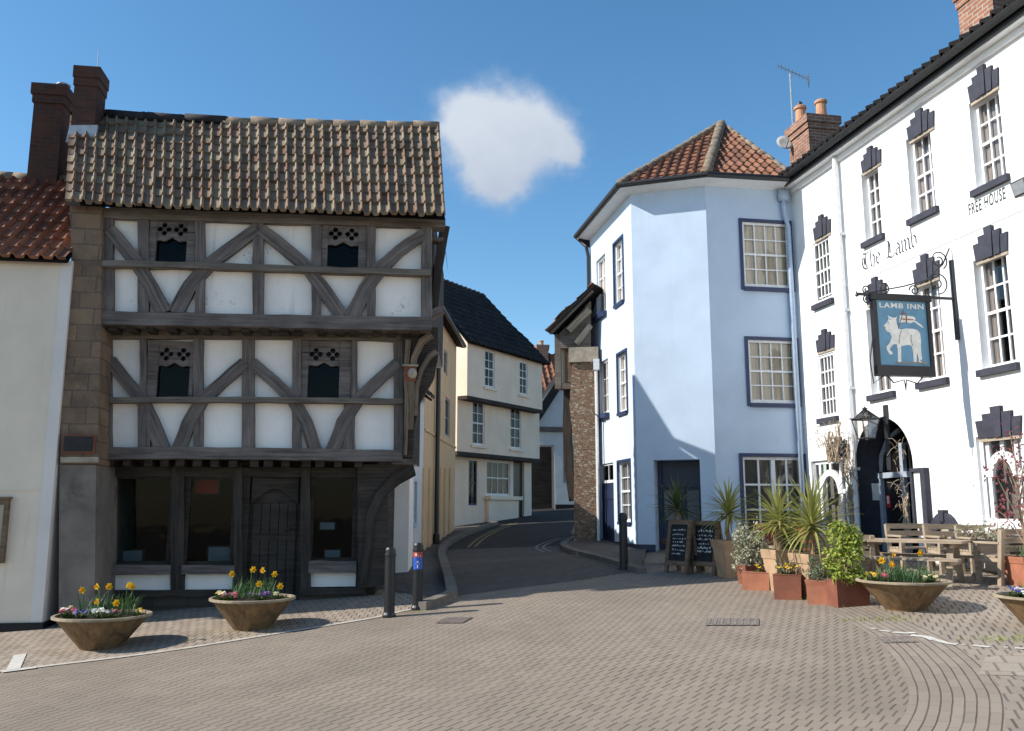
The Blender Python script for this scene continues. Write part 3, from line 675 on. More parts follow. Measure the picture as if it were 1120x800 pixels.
# ================================================================= 1. timber-framed house
LA=R(8.5); L=Fr(-4,12.75,.15,LA)
lodge=Root('timber_framed_house','three storey timber framed house with jettied white panels, braces and mossy tiled roof','house',(-4,12.75,.15),LA)
J1,J2=.42,.85            # set-back of first floor and ground floor faces behind the top storey
def bx(l,r,t,b,Y): return L.rect(l,r,t,b,Y)
skew=math.tan(R(6.5))
zt2=L.pick(290,240,0)[1]; zb2=L.pick(290,345,0)[1]; zt1=L.pick(280,366,J1)[1]; zb1=L.pick(280,493,J1)[1]; ztg=L.pick(260,516,J2)[1]
XL=L.pick(113,290,0)[0]; XR=L.pick(472,300,0)[0]
XL1=L.pick(113,440,J1)[0]; XR1=L.pick(441,440,J1)[0]; XLg=L.pick(110,570,J2)[0]; XRg=L.pick(412,570,J2)[0]
DEP=4.3
def storey(name,xl,xr,y,z0,z1,m,holes=(),hd=.12):
    mb=MB(); wall_holes(mb,xl,xr,z0,z1,y,list(holes),hd)
    yb=DEP; xr2=xr+skew*(yb-y)
    mb.poly([(xr,y,z0),(xr2,yb,z0),(xr2,yb,z1),(xr,y,z1)],1); mb.poly([(xl,yb,z0),(xl,y,z0),(xl,y,z1),(xl,yb,z1)])
    mb.poly([(xr2,yb,z0),(xl,yb,z0),(xl,yb,z1),(xr2,yb,z1)]); mb.poly([(xl,y,z0),(xl,yb,z0),(xr2,yb,z0),(xr,y,z0)])
    return mb.build(name,[M[m],M['timber_dark']],lodge,L,lodge)
w1=bx(170,204,248,287,0); w2=bx(358,392,253,293,0); w3=bx(171,207,383,435,J1); w4=bx(336,371,384,436,J1)
storey('wall',XL,XR,.06,zb2-.05,zt2+.4,'plaster_lodge',[(h[0]-.05,h[1]+.05,h[2]-.02,h[3]+.2) for h in (w1,w2)])
storey('wall',XL1,XR1,J1+.06,zb1-.05,zb2+.1,'plaster_clean',[(h[0]-.05,h[1]+.05,h[2]-.02,h[3]+.1) for h in (w3,w4)])
# beams
cnt=[0]
def tb(name,pts,w,Y,proud=.03,m='timber',deep=.08,jit=.012):
    cnt[0]+=1; Y0=Y-proud-.0017*(cnt[0]%9)
    P=[L.pick(x,y,Y) for x,y in pts]
    mb=MB(); mb.strip(P,w,Y0,Y+deep,0,jit); return mb.build(name,M[m],lodge,L,lodge)
S2=1/70.0; S1=1/68.0      # metres per photograph pixel on the facade
# top storey
for (x,t,b_,wd) in ((118,232,342,12),(157,232,342,12),(282.5,236,346,12.5),(346,238,348,11),(406,240,350,10.5),(466.5,240,352,13),(219,234,344,10.5)):
    tb('post',[(x,t),(x,b_)],wd*.92*S2,0,.022)
tb('bressummer',[(108,349),(200,350),(300,352),(400,354),(472,355)],14*S2,0,.05,deep=.25)
tb('wall_plate',[(110,234),(300,240),(487,245)],11*S2,0,.055,'timber_grey',deep=.2)
tb('rail',[(110,290),(220,292),(330,296),(471,300)],6.5*S2,0,.10,'timber_grey')
for P in ([(121,251),(135,269),(149,286),(165,313),(179,343)],[(280,251),(256,269.5),(230,288),(208,313),(192,343)],[(286,251),(310,270),(332,288.5),(351,313),(374,347)],[(464,256),(436,275),(416,294),(399,317),(384,348)]):
    tb('brace',P,[12.5*S2,15.5*S2],0,.034,jit=.018)
# first floor
for (x,t,b_,wd) in ((117.5,366,492,9),(157,366,436,7),(158,440,492,13),(217,366,492,10),(271.5,366,492,14),(324.5,366,492,10),(387.5,366,436,7),(382,440,494,13),(436,366,494,11)):
    tb('post',[(x,t),(x,b_)],wd*.92*S1,J1,.022)
tb('bressummer',[(104,496),(250,496),(440,499)],12*S1,J1,.05,deep=.25)
tb('wall_plate',[(113,366),(280,366),(440,369)],10*S1,J1,.03,'timber_grey')
tb('rail',[(102,438.5),(280,438),(442,440)],5.5*S1,J1,.10,'timber_grey')
for P in ([(120,395),(138,417),(155,437),(167,463),(179,494)],[(268,397),(245,417),(222,437),(206,464),(195,494)],[(276,397),(299,417),(321,438),(335,463),(345,495)],[(435,397),(412,418),(391,438),(375,463),(363,495)]):
    tb('brace',P,[12*S1,14.5*S1],J1,.034,jit=.018)
# joists under each jetty and the dark soffit
for (Y,x0,x1,py,n,nm) in ((0,112,462,357.5,17,'a'),(J1,112,400,506,15,'b')):
    for i in range(n):
        px_=x0+(x1-x0)*(i+.5)/n+random.uniform(-3,3); X,Z=L.pick(px_,py+.012*(px_-112)*(1 if nm=='a' else .3),Y+.06)
        mb=MB(); s_=.062*random.uniform(.85,1.1); mb.box(X-s_,X+s_,Y+.07,Y+.7,Z-.055,Z+.06); mb.build('joist_end',M['timber_dark'],lodge,L,lodge)
# traceried windows
def tracery(r_,Y,X0,X1,Z0,Z1,Zt):
    """carved two-cusped head with four-hole roundels over an ogee opening"""
    f=MB(); c=(r_[0]+r_[1])/2; hw=(r_[1]-r_[0])/2; zs=r_[3]-.0
    y0,y1=Y-.005,Y+.07
    f.box(X0,r_[0],y0,y1,Z0,Zt); f.box(r_[1],X1,y0,y1,Z0,Zt)
    # head board with pierced circles, built as a fine cell mask
    nx,nz=66,52; zl=r_[3]-.16; cell=[]
    def solid(x,z):
        u=(x-c)/hw; h=r_[3]-.055+.035*max(0,1-abs(u)*2.2)-.10*max(0,abs(u)-.75)
        h+= .012*math.cos(u*math.pi*2.0)
        if z<h and abs(u)<1: return False
        for s_ in (-1,1):
            ox=c+s_*hw*.53; oz=r_[3]+.12
            for a in (0,90,180,270):
                ax=ox+.062*math.cos(R(a)); az=oz+.062*math.sin(R(a))
                if (x-ax)**2+(z-az)**2<.040**2: return False
        return True
    xa,xb=r_[0],r_[1]; dx=(xb-xa)/nx; dz=(Zt-zl)/nz
    G=[[solid(xa+(i+.5)*dx,zl+(j+.5)*dz) for j in range(nz)] for i in range(nx)]
    for i in range(nx):
        j=0
        while j<nz:
            if G[i][j]:
                k=j
                while k<nz and G[i][k]: k+=1
                A,B,C,D=xa+i*dx,xa+(i+1)*dx,zl+j*dz,zl+k*dz
                f.poly([(A,y0+.02,C),(B,y0+.02,C),(B,y0+.02,D),(A,y0+.02,D)])
                f.poly([(A,y0+.02,C),(A,y1,C),(B,y1,C),(B,y0+.02,C)])
                j=k
            else: j+=1
        for j in range(nz):
            if G[i][j]:
                if i+1<nx and not G[i+1][j]: f.poly([(xa+(i+1)*dx,y0+.02,zl+j*dz),(xa+(i+1)*dx,y1,zl+j*dz),(xa+(i+1)*dx,y1,zl+(j+1)*dz),(xa+(i+1)*dx,y0+.02,zl+(j+1)*dz)])
                if i>0 and not G[i-1][j]: f.poly([(xa+i*dx,y1,zl+j*dz),(xa+i*dx,y0+.02,zl+j*dz),(xa+i*dx,y0+.02,zl+(j+1)*dz),(xa+i*dx,y1,zl+(j+1)*dz)])
    fo=f.build('window',M['timber'],lodge,L,lodge)
    p=MB(); p.poly([(r_[0]-.02,y1+.02,Z0),(r_[1]+.02,y1+.02,Z0),(r_[1]+.02,y1+.02,Zt),(r_[0]-.02,y1+.02,Zt)]); p.build('pane',M['shop_glass'],fo,L,lodge)
    q=MB(); q.box(X0,X1,y1+.25,y1+.28,Z0-.1,Zt+.1); q.build('recess',M['shadow_dark'],fo,L,lodge)
for (l,r,ol,orr,t,ot,b_,Y) in ((163,214,170,204,239,259,288,0),(352,401,358,392,245,264,294,0),(160.5,212,171.5,207,373,396,436,J1),(329.5,384,336.5,371,373,396,437,J1)):
    X0,X1,Z0,Zt=L.rect(l,r,t,b_,Y); a,b2,c0,zt=L.rect(ol,orr,ot,b_,Y); tracery((a,b2,Z0,zt),Y,X0,X1,Z0,Z0 and Zt,Zt)
# ground floor
gw=[bx(116,187,520,618,J2),bx(202,256,520,618,J2),bx(339,389,520,614,J2)]
gd=bx(270,326,520,658,J2)
z_b=L.pick(260,660,J2)[1]-.5
mb=MB(); wall_holes(mb,XLg,XRg,z_b,zb1,J2+.06,[(h[0],h[1],h[2],h[3]) for h in gw]+[gd],.25,0)
xr2=XRg+skew*(DEP-J2); mb.poly([(XRg,J2+.06,z_b),(xr2,DEP,z_b),(xr2,DEP,zb1),(XRg,J2+.06,zb1)]); mb.poly([(XLg,DEP,z_b),(XLg,J2+.06,z_b),(XLg,J2+.06,zb1),(XLg,DEP,zb1)])
mb.build('wall',M['timber_dark'],lodge,L,lodge)
for i,h in enumerate(gw):
    f=MB(); y=J2+.05; t=.05
    f.box(h[0],h[0]+t,y,y+.07,h[2],h[3]); f.box(h[1]-t,h[1],y,y+.07,h[2],h[3]); f.box(h[0]+t,h[1]-t,y,y+.07,h[3]-t,h[3]); f.box(h[0]+t,h[1]-t,y,y+.07,h[2],h[2]+t)
    fo=f.build('shop_window',M['timber_dark'],lodge,L,lodge)
    p=MB(); p.poly([(h[0]+t,y+.04,h[2]+t),(h[1]-t,y+.04,h[2]+t),(h[1]-t,y+.04,h[3]-t),(h[0]+t,y+.04,h[3]-t)]); p.build('pane',M['shop_glass'],fo,L,lodge)
    q=MB(); yb=y+1.0; q.box(h[0]-.2,h[1]+.2,yb,yb+.02,h[2]-.2,h[3]+.2); q.box(h[0]-.02,h[1]+.02,y+.3,yb,h[2]-.12,h[2]-.02)
    q.build('display_recess',M['shadow_dark'],fo,L,lodge)
# things in the windows, each seen dimly
def disp(name,label,cat,px,Y,m,th=.02):
    a,b_,c,d=bx(*px,Y); r=Root(name,label,cat,tuple(L.M@Vector(((a+b_)/2,Y,c))),LA)
    mb=MB(); f_=Fr(0,0,0,0); hw=(b_-a)/2; h=d-c
    mb.box(-hw,hw,-.0,th,0,h); mb.box(-hw*.86,hw*.86,-.004,0,h*.08,h*.92,1); mb.v=[Vector(v) for v in mb.v]
    o=mb.build(name+'_panel' if False else 'board',[M['black'],M[m]],r); return r
disp('display_board','dim bluish display board low in the first shop window','display board',(118,158,601,620),J2+.42,'grey_paint')
disp('display_board','dim blue display board at the foot of the second shop window','display board',(226,253,597,619),J2+.42,'grey_paint')
disp('notice','pale green notice high in the third shop window','notice',(349,367,571,580),J2+.30,'grey_paint')
disp('notice','pale grey card low in the third shop window','notice',(354,373,601,614),J2+.30,'grey_paint')
disp('banner','dark red banner hanging in the second shop window','banner',(212,240,524,541),J2+.42,'red_notice')
for (x,t,b_,wd) in ((111.5,508,652,7),(194.5,508,650,13),(260.5,506,652,9),(334.5,508,652,10),(394,508,646,9)):
    tb('post',[(x,t),(x,b_)],wd*S1,J2,.04,'timber_dark')
for (a,b_,y,wd) in ((110,396,516,10),):
    tb('shop_lintel',[(a,y),(b_,y+1)],wd*S1,J2,.03,'timber_dark')
for (a,b_,y,wd) in ((113,188,623,10),(200,257,623,9),(338,390,620,12)): tb('window_sill',[(a,y),(b_,y)],wd*S1,J2,.09,'timber')
for (a,b_,y) in ((106,268,649.5),(328,400,647)): tb('sole_plate',[(a,y),(b_,y-1)],6.5*S1,J2,.07,'timber_dark')
for (a,b_,t,b2) in ((114,187,629,646),(202,255,628,645),(339,389,626,642)):
    X0,X1,Z0,Z1=bx(a,b_,t,b2,J2); mb=MB(); mb.box(X0,X1,J2+.02,J2+.09,Z0,Z1); mb.build('plaster_panel',M['plaster_clean'],lodge,L,lodge)
mb=MB(); X0,X1,Z0,Z1=bx(104,268,652,668,J2); mb.box(X0-.02,X1,J2-.02,J2+.1,Z0-.5,Z1); X0,X1,Z0,Z1=bx(328,400,650,668,J2); mb.box(X0,X1,J2-.02,J2+.1,Z0-.5,Z1); mb.build('plinth',M['plinth_stone'],lodge,L,lodge)
# plank door under a cusped head
mb=MB(); n=5; X0,X1,Z0,Z1=gd; zt=Z1-.42
for k in range(n):
    a=X0+.05+(X1-X0-.1)*k/n; b_=X0+.05+(X1-X0-.1)*(k+1)/n; mb.box(a+.006,b_-.006,J2+.13,J2+.17,Z0-.3,zt-.02*(k%2))
mb.box(X0+.05,X1-.05,J2+.11,J2+.135,Z0+.92,Z0+1.0); mb.box(X0,X1,J2+.165,J2+.2,Z0-.3,Z1)
do=mb.build('door',M['timber_dark'],lodge,L,lodge)
mb=MB(); mb.lathe([(.0,-.02),(.03,-.01),(.035,.02),(.0,.03)],(X1-.16,J2+.10,Z0+1.08),10); mb.build('handle',M['black_iron'],do,L,lodge)
mb=MB(); c=(X0+X1)/2; hw=(X1-X0)/2-.03
arch=[(c-hw,zt-.02),(c-hw,Z1-.03),(c+hw,Z1-.03),(c+hw,zt-.02)]+[(c+hw*t,zt-.02+.24*(1-abs(t)**1.6)) for t in [.9,.7,.5,.3,.12,0,-.12,-.3,-.5,-.7,-.9]]
mb.prism(arch,J2+.075,J2+.15); mb.build('door_head',M['timber_dark'],lodge,L,lodge)
# big corner post and curved brackets at the street corner
def lp(pts,Y): return [L.pick(x,y,Y) for x,y in pts]
mb=MB(); mb.prism(lp([(391,508),(452,508),(455,520),(438,529),(424,541),(424,560),(425,640),(392,644)],J2-.2),J2-.2,J2+.3); mb.build('corner_post',M['timber_dark'],lodge,L,lodge)
mb=MB(); P=[L.pick(x,y,J2-.28) for x,y in [(396,640),(402,600),(405,566),(415,543),(432,525),(449,514)]]; mb.strip(P,[.09,.16],J2-.25,J2-.15,0,.02); mb.build('curved_bracket',M['timber_dark'],lodge,L,lodge)
mb=MB(); mb.prism(lp([(440,361),(479,358),(479,392),(475,414),(464,432),(458,446),(453,470),(452,500),(441,500)],J1-.12),J1-.12,J1+.35); mb.build('corner_post',M['timber_dark'],lodge,L,lodge)
for P,wd in (([(449,470),(450,420),(453,392),(461,374),(472,366)],.08),([(455,455),(456,425),(461,405),(470,390),(477,384)],.06),([(443,498),(445,450),(444,410),(446,372)],.05)):
    mb=MB(); mb.strip([L.pick(x,y,J1-.17) for x,y in P],[wd,wd*1.5],J1-.19,J1-.11,0,.015); mb.build('curved_bracket',M['timber_carved'],lodge,L,lodge)
X,Z=L.pick(449,408,J1-.26); mb=MB(); mb.box(X-.10,X+.09,J1-.20,J1-.10,Z-.12,Z+.11); mb.build('carved_head',M['terracotta_dark'],lodge,L,lodge)
hd_=[o for o in COL.objects if o.name=='carved_head'][0]
mb=MB(); mb.blob((X+.03,J1-.21,Z+.0),.075,sy=.8,sz=1.15,n=14,jit=.05); mb.blob((X+.03,J1-.275,Z-.01),.018,n=8); mb.box(X-.13,X+.12,J1-.25,J1-.10,Z+.11,Z+.135); mb.build('face',M['capstone'],hd_,L,lodge,smooth=True)
# side of the top storey beyond the corner: brackets under the verge
for (a,b_,ya,yb) in ((474,485,250,345),):
    mb=MB(); P=[(474,346),(477,320),(480,290),(484,262),(487,248)]
    mb.strip([L.pick(x,y,.35) for x,y in P],[.10,.16],.30,.55,0,.02); mb.build('curved_bracket',M['timber_dark'],lodge,L,lodge)
mb=MB(); mb.strip([L.pick(x,y,.2) for x,y in [(470,346),(477,342),(484,339)]],.12,.12,.4,0,.01); mb.build('side_bracket',M['timber'],lodge,L,lodge)
mb=MB(); mb.strip([L.pick(x,y,.25) for x,y in [(471,262),(480,263),(485,262)]],.05,.2,.4); mb.build('side_rail',M['timber'],lodge,L,lodge)
# stone end wall at the left
def stone_px(pts,Y): return [L.pick(x,y,Y) for x,y in pts]
mb=MB(); mb.prism(stone_px([(76,224),(111,226),(110,360),(106,508),(66,508),(68,384),(74,340),(78,280)],-.12),-.12,4.0); mb.build('end_wall',M['stone'],lodge,L,lodge)
mb=MB(); mb.prism(stone_px([(64,700),(65,508.6),(105,508.6),(103,700)],-.09),-.09,4.0); mb.build('end_wall_base',M['stone_render'],lodge,L,lodge)
mb=MB(); mb.prism(stone_px([(66,500),(107,500),(107,506),(66,506)],-.16),-.16,-.09); mb.build('string_course',M['capstone'],lodge,L,lodge)
pl=Root('plaque','dark bronze plaque on the stone end of the timber framed house','plaque',tuple(L.M@Vector((*[L.pick(86,487,-.15)[0]],-.15,L.pick(86,496,-.15)[1]))),LA)
a=L.rect(68,104,477.5,498,-.15); hw=(a[1]-a[0])/2; h=a[3]-a[2]
mb=MB(); mb.box(-hw,hw,-.01,.03,0,h); mb.build('frame',M['terracotta_dark'],pl); mb=MB(); mb.box(-hw*.88,hw*.88,-.022,-.01,h*.1,h*.9); mb.build('panel',M['bronze'],pl)
# roof: 48 degrees or so
YE,YRG=-.32,1.45
eL=L.pick(72,221,YE); eR=L.pick(487,237,YE); rL=L.pick(77,126,YRG); rR=L.pick(480.5,139,YRG)
ez=(eL[1]+eR[1])/2; rz=(L.pick(110,129,YRG)[1]+rR[1])/2
print('lodge roof pitch',math.degrees(math.atan2(rz-ez,YRG-YE)),'eave',ez,'ridge',rz,'len',eR[0]-eL[0])
front=[W(L,eL[0],YE,eL[1]),W(L,eR[0],YE,eR[1]),W(L,rR[0],YRG,rR[1]),W(L,rL[0],YRG,L.pick(110,127,YRG)[1]+.02)]
# make it planar: use mean heights per edge
front=[W(L,eL[0],YE,eL[1]),W(L,eR[0],YE,eR[1]),W(L,rR[0],YRG,rR[1]),W(L,rL[0],YRG,rL[1])]
rf=tiles(lodge,lodge,front,.148,.26,.050,'tile_lodge',sag=.045,jit=.013,grid=(40,10))
def rzt(t): return rL[1]+(rR[1]-rL[1])*t-.05*math.sin(math.pi*t)
yb=DEP+.3; back=[W(L,eR[0],yb,ez),W(L,eL[0],yb,ez),W(L,rL[0],YRG,rz),W(L,rR[0],YRG,rz)]
tiles(lodge,lodge,back,.3,.6,.05,'tile_lodge')
mb=MB(); mb.poly([(XL,0.06,zt2+.35),(XL,yb-.3,zt2+.35),(XL,YRG,rz-.12)]); mb.poly([(XR+.1,.06,zt2+.35),(XR+.1+skew*DEP,yb-.3,zt2+.35),(XR+.05,YRG,rz-.12)]); mb.build('gable',M['timber_dark'],lodge,L,lodge)
ridge_line(lodge,rf,[W(L,rL[0]+(rR[0]-rL[0])*t,YRG,rzt(t)+.01) for t in (0.4,.55,.7,.85,1)],.10,'ridge')
ridge_line(lodge,rf,[W(L,rL[0]+(rR[0]-rL[0])*t,YRG-.03,rzt(t)+.03) for t in (.10,.2,.3,.41)],.085,'ridge_dark',seg=.6)
x0,x1=L.pick(79,105,YRG-.5)[0],L.pick(109,105,YRG-.5)[0]
chimney(lodge,rf,L,x0,x1-.06,YRG-.45,YRG-.02,rz-.6,L.pick(94,73,YRG-.45)[1],'brick_dark',.03)
mb=MB(); X0=x0-.1; fz0=L.pick(92,149,YRG-.5)[1]; fz1=L.pick(92,136,YRG-.5)[1]; mb.prism([(X0+.06,fz0-.12),(x1+.0,fz0),(x1+.0,fz1),(X0+.1,fz1-.03)],YRG-.50,YRG-.44); mb.build('flashing',M['lead'],rf,L,lodge)
# unseen mono-pitched rear range, shaped to cast the shadow on the blue house
rear_y0,rear_y1=3.35,4.42
pw=L.I@Vector((-2.0,17.5,0)); zk=7.75-.15
mb=MB(); xr_=L.I@Vector((-1.95,17.0,0)); xa=XL+1; xb=xr_.x
prof_=[(3.6,-.5),(3.6,6.25),(3.95,6.45),(4.45,zk),(4.62,zk),(4.62,-.5)]
for X in (xa,xb): pass
vs=[(xa,y,z) for y,z in prof_]+[(xb+skew*(y-4),y,z) for y,z in prof_]; n=len(prof_)
mb.raw(vs,[tuple(range(n)),tuple(range(2*n-1,n-1,-1))]+[(i+n,(i+1)%n+n,(i+1)%n,i) for i in range(n)]); mb.build('shadow_casting_range',M['plaster_clean'],lodge,L,lodge)
mb=MB(); mb.tube([tuple(L.M@Vector((L.pick(107,72,YRG)[0],YRG,L.pick(107,73,YRG)[1]))),tuple(L.M@Vector((L.pick(108,56,YRG)[0],YRG,L.pick(108,55,YRG)[1])))],.008,5)
tag(mb.build('aerial_rod',M['galv']),'thin metal rod standing up beside the sooty chimney','aerial rod')
# ================================================================= 2. pale house at the left edge
WY=-.17
pale=Root('pale_house','cream rendered house with orange clay tiles and black plinth at the left edge','house',tuple(L.M@Vector((-3.2,WY,0))),LA)
xr=L.pick(70,400,WY)[0]; xl=xr-4.5; xs_=L.pick(40,600,WY)[0]; zE=L.pick(40,284,WY)[1]; zp=L.pick(40,681,WY)[1]; zc=L.pick(30,536,WY)[1]
mb=MB(); mb.poly([(xl,WY,zp),(xs_,WY,zp),(xs_,WY,zE),(xl,WY,zE)]); mb.box(xl,xs_-.002,WY+.02,WY+4.5,zp-.6,zE-.002); mb.build('wall',M['cream_wall'],pale,L,pale)
mb=MB(); mb.box(xs_,xr,WY-.006,WY+4.5,zp-.6,zE-.001); mb.build('painted_strip',M['strip_wall'],pale,L,pale)
mb=MB(); mb.box(xl,xs_,WY-.012,WY+.01,zc-.012,zc+.004); mb.build('render_joint',M['cream_wall'],pale,L,pale)
mb=MB(); mb.box(xl,xr+.02,WY-.03,WY+.5,zp-.7,zp); mb.build('plinth',M['plinth_black'],pale,L,pale)
e1=L.pick(73,284,WY-.15); ze=e1[1]; r1=L.pick(70,199,WY+2.0)
pr=tiles(pale,pale,[W(L,xl-.2,WY-.15,ze),W(L,e1[0],WY-.15,ze),W(L,e1[0]-.03,WY+2.0,r1[1]),W(L,xl-.2,WY+2.0,r1[1])],.19,.30,.06,'tile_orange')
ridge_line(pale,pr,[W(L,xl-.2,WY+2.0,r1[1]+.02),W(L,e1[0]-.03,WY+2.0,r1[1]+.02)],.11,'ridge')
mb=MB(); mb.strip([(e1[0]-.03,ze+.02),(e1[0]-.02,ze+.021)],.01,WY,WY+.01)

c0=L.pick(39,150,WY+2.0); c1=L.pick(78,150,WY+2.0)
chimney(pale,pr,L,c0[0],c1[0]-.1,WY+1.8,WY+2.25,r1[1]-.3,L.pick(58,90,WY+1.7)[1],'brick_dark',.05,[((c0[0]+c1[0])/2+.05,WY+2.1,.16,.11,'lead')])
nb=L.rect(-12,8,546,616,WY-.03); r=Root('notice_case','brown wooden notice case on the cream wall','notice case',tuple(L.M@Vector(((nb[0]+nb[1])/2,WY,nb[2]))),LA)
hw=(nb[1]-nb[0])/2; h=nb[3]-nb[2]; mb=MB(); t=.055; mb.box(-hw,-hw+t,-.08,-.003,0,h); mb.box(hw-t,hw,-.08,-.003,0,h); mb.box(-hw+t,hw-t,-.08,-.003,h-t*1.4,h); mb.box(-hw+t,hw-t,-.08,-.003,0,t*1.2); mb.box(-hw-.02,hw+.02,-.10,-.004,h,h+.03); mb.build('frame',M['wood_board'],r)
mb=MB(); mb.box(-hw+t,hw-t,-.02,-.004,t,h-t); mb.build('backing',M['paper'],r)
mb=MB(); mb.poly([(-hw+t,-.05,t),(hw-t,-.05,t),(hw-t,-.05,h-t),(-hw+t,-.05,h-t)]); mb.build('glazing',M['glass'],r)
# ================================================================= 3. blue corner house
C0=(2.0,21.5); C1=(2.6,18.2); C2=(4.12,17.67); C3=(6.05,18.0)
zg=gz(2.6,18.2); ZE=8.45
blue=Root('blue_corner_house','pale blue three storey corner house with navy window frames and hipped clay roof','house',(4,18.2,zg))
Fl,Ll=between(C0,C1,zg); Fd,Ld=between(C1,C2,zg); Fr_,Lr=between(C2,C3,zg)
ZEl=ZE-zg
wl=[('sash',Fl.rect(652.5,662.5,281,344)),('sash2',Fl.rect(672,682,263,332)),('sash',Fl.rect(656,665.5,394,453)),('sash2',Fl.rect(676,686,386,451)),('gsash',Fl.rect(676.5,690,505,571))]
dl=Fl.rect(656.5,671.5,507,592); dd=Fd.rect(716,767,503,606); dd=(dd[0],dd[1],-.2,dd[3])
wr=[Fr_.rect(812.5,864,244,315),Fr_.rect(819,871,372.5,441.5)]; wg=Fr_.rect(813.5,881,500,590)
mb=MB()
X=[]
def skin(fr,Lg,holes,depth=.12):
    m2=MB(); wall_holes(m2,0,Lg,-.6,ZEl,0,holes,depth)
    mb.v_=None
    n=len(mb.v); mb.v+=[fr.M@v for v in m2.v]; mb.f+=[tuple(n+k for k in f) for f in m2.f]; mb.m+=m2.m
    for f in m2.f:
        q=[m2.v[i] for i in f]; mb.u.append([(v.x,v.z) for v in q])
skin(Fl,Ll,[x[1] for x in wl]+[(dl[0],dl[1],-.3,dl[3])],.07); skin(Fd,Ld,[dd],.55); skin(Fr_,Lr,wr+[wg],.07)
B3=(6.3,24.5); B0=(3.2,24.5)
for a,b_ in ((C3,B3),(B3,B0),(B0,C0)): mb.poly([(a[0],a[1],zg-.6),(b_[0],b_[1],zg-.6),(b_[0],b_[1],ZE),(a[0],a[1],ZE)])
mb.build('wall',M['blue_wall'],blue,None,blue)
for k,h in wl:
    if k=='gsash': fo=sash(Fl,blue,*h,.06,2,4,curtain=('curtain_grey','full'),bar=.02); surround(Fl,blue,fo,*h,0,.05,'navy')
    elif k=='sash2': fo=sash(Fl,blue,*h,.05,2,4,curtain=('curtain_white','full')); surround(Fl,blue,fo,*h,0,.05,'navy',.025)
    else: fo=sash(Fl,blue,*h,.05,2,3,curtain=('curtain_white','full'),split=False); q=MB(); q.box(h[0]-.06,h[1]+.06,-.10,.05,h[2]-.11,h[2]-.01); q.build('sill',M['navy'],fo,Fl,blue)
for h in wr:
    fo=sash(Fr_,blue,*h,.02,4,4,curtain=('curtain_beige','full'),fw=.055,bar=.026); surround(Fr_,blue,fo,*h,0,.065,'navy',.03)
fo=sash(Fr_,blue,*wg,.03,4,3,curtain=('curtain_grey','full'),fw=.06,bar=.04,split=False); q=MB(); c=(wg[0]+wg[1])/2; q.box(c-.045,c+.045,.012,.075,wg[2]+.09,wg[3]-.065); q.build('mullion',M['white_paint'],fo,Fr_,blue); surround(Fr_,blue,fo,*wg,0,.07,'navy',.03)
# navy side door and recessed front door
mb=MB(); mb.box(dl[0],dl[1],.05,.09,-.3,dl[3]-.45); mb.box(dl[0]+.08,dl[1]-.08,.035,.05,.3,.9); mb.box(dl[0]+.08,dl[1]-.08,.035,.05,1.1,dl[3]-.6); d1=mb.build('door',M['navy_door'],blue,Fl,blue)
sash(Fl,blue,dl[0],dl[1],dl[3]-.45,dl[3],.04,2,1,split=False,name='transom_window',m='white_paint')
mb=MB(); mb.box(dd[0],dd[1],.5,.55,-.3,dd[3]); mb.box(dd[0],dd[1],.42,.5,dd[3]-.55,dd[3]-.48); 
mw=(dd[1]-dd[0]); mb.box(dd[0],dd[0]+.09,.44,.5,-.3,dd[3]); mb.box(dd[0]+mw*.52,dd[0]+mw*.60,.44,.5,-.3,dd[3]-.55); mb.box(dd[1]-.08,dd[1],.44,.5,-.3,dd[3]); d2=mb.build('door',M['navy_door'],blue,Fd,blue)
mb=MB(); mb.box(dd[0]+.12,dd[0]+mw*.5,.485,.497,.65,dd[3]-.62); mb.box(dd[0]+mw*.63,dd[1]-.1,.485,.497,.65,dd[3]-.62); mb.build('door_pane',M['curtain_grey'],d2,Fd,blue)
mb=MB(); mb.tube([(dd[0]+mw*.50,.44,1.0),(dd[0]+mw*.50,.40,1.0),(dd[0]+mw*.50,.40,1.15),(dd[0]+mw*.50,.44,1.15)],.012,6); mb.build('handle',M['galv'],d2,Fd,blue)
# navy plinth
mb=MB(); 
for fr,Lg,hs_ in ((Fl,Ll,(dl,)),(Fd,Ld,(dd,)),(Fr_,Lr,())):
    segs=[(0,Lg)]
    for h in hs_: segs=[(0,h[0]),(h[1],Lg)]
    for a,b_ in segs:
        q=MB(); q.box(a,b_,-.015,.03,-.6,.16); n=len(mb.v); mb.v+=[fr.M@v for v in q.v]; mb.f+=[tuple(n+k for k in f) for f in q.f]; mb.m+=q.m; mb.u+=q.u
mb.build('plinth',M['navy_door'],blue,None,blue)
# eaves and pyramid roof
def offs(a,b,c,d):  # outward offset of corner between edges a-b and b-c by d
    v1=(Vector(b)-Vector(a)).normalized(); v2=(Vector(c)-Vector(b)).normalized(); n1=Vector((v1.y,-v1.x)); n2=Vector((v2.y,-v2.x)); m_=(n1+n2).normalized(); return Vector(b)+m_*(d/max(.4,m_.dot(n1)))
OV=.29
ring=[C0,C1,C2,C3,B3,B0]; E=[]
for i in range(6): E.append(offs(ring[i-1],ring[i],ring[(i+1)%6],OV))
E[3]=Vector((C3[0]+.05,C3[1]-.34)); E[4]=Vector((6.5,24.6))
ap_r=ray(789,138); tt=20.3/ap_r.y; APX=Vector((ap_r.x*tt,20.3,CAMZ+ap_r.z*tt)); print('apex',APX)
Ez=ZE+.06
ev=[Vector((e.x,e.y,Ez)) for e in E]
brf=tiles(blue,blue,[ev[1],ev[2],APX],.2,.29,.055,'tile_blue')
tiles(blue,blue,[ev[2],ev[3],APX],.2,.29,.055,'tile_blue')
for i in (0,3,4,5): tiles(blue,blue,[ev[i],ev[(i+1)%6],APX],.4,.6,.05,'tile_blue')
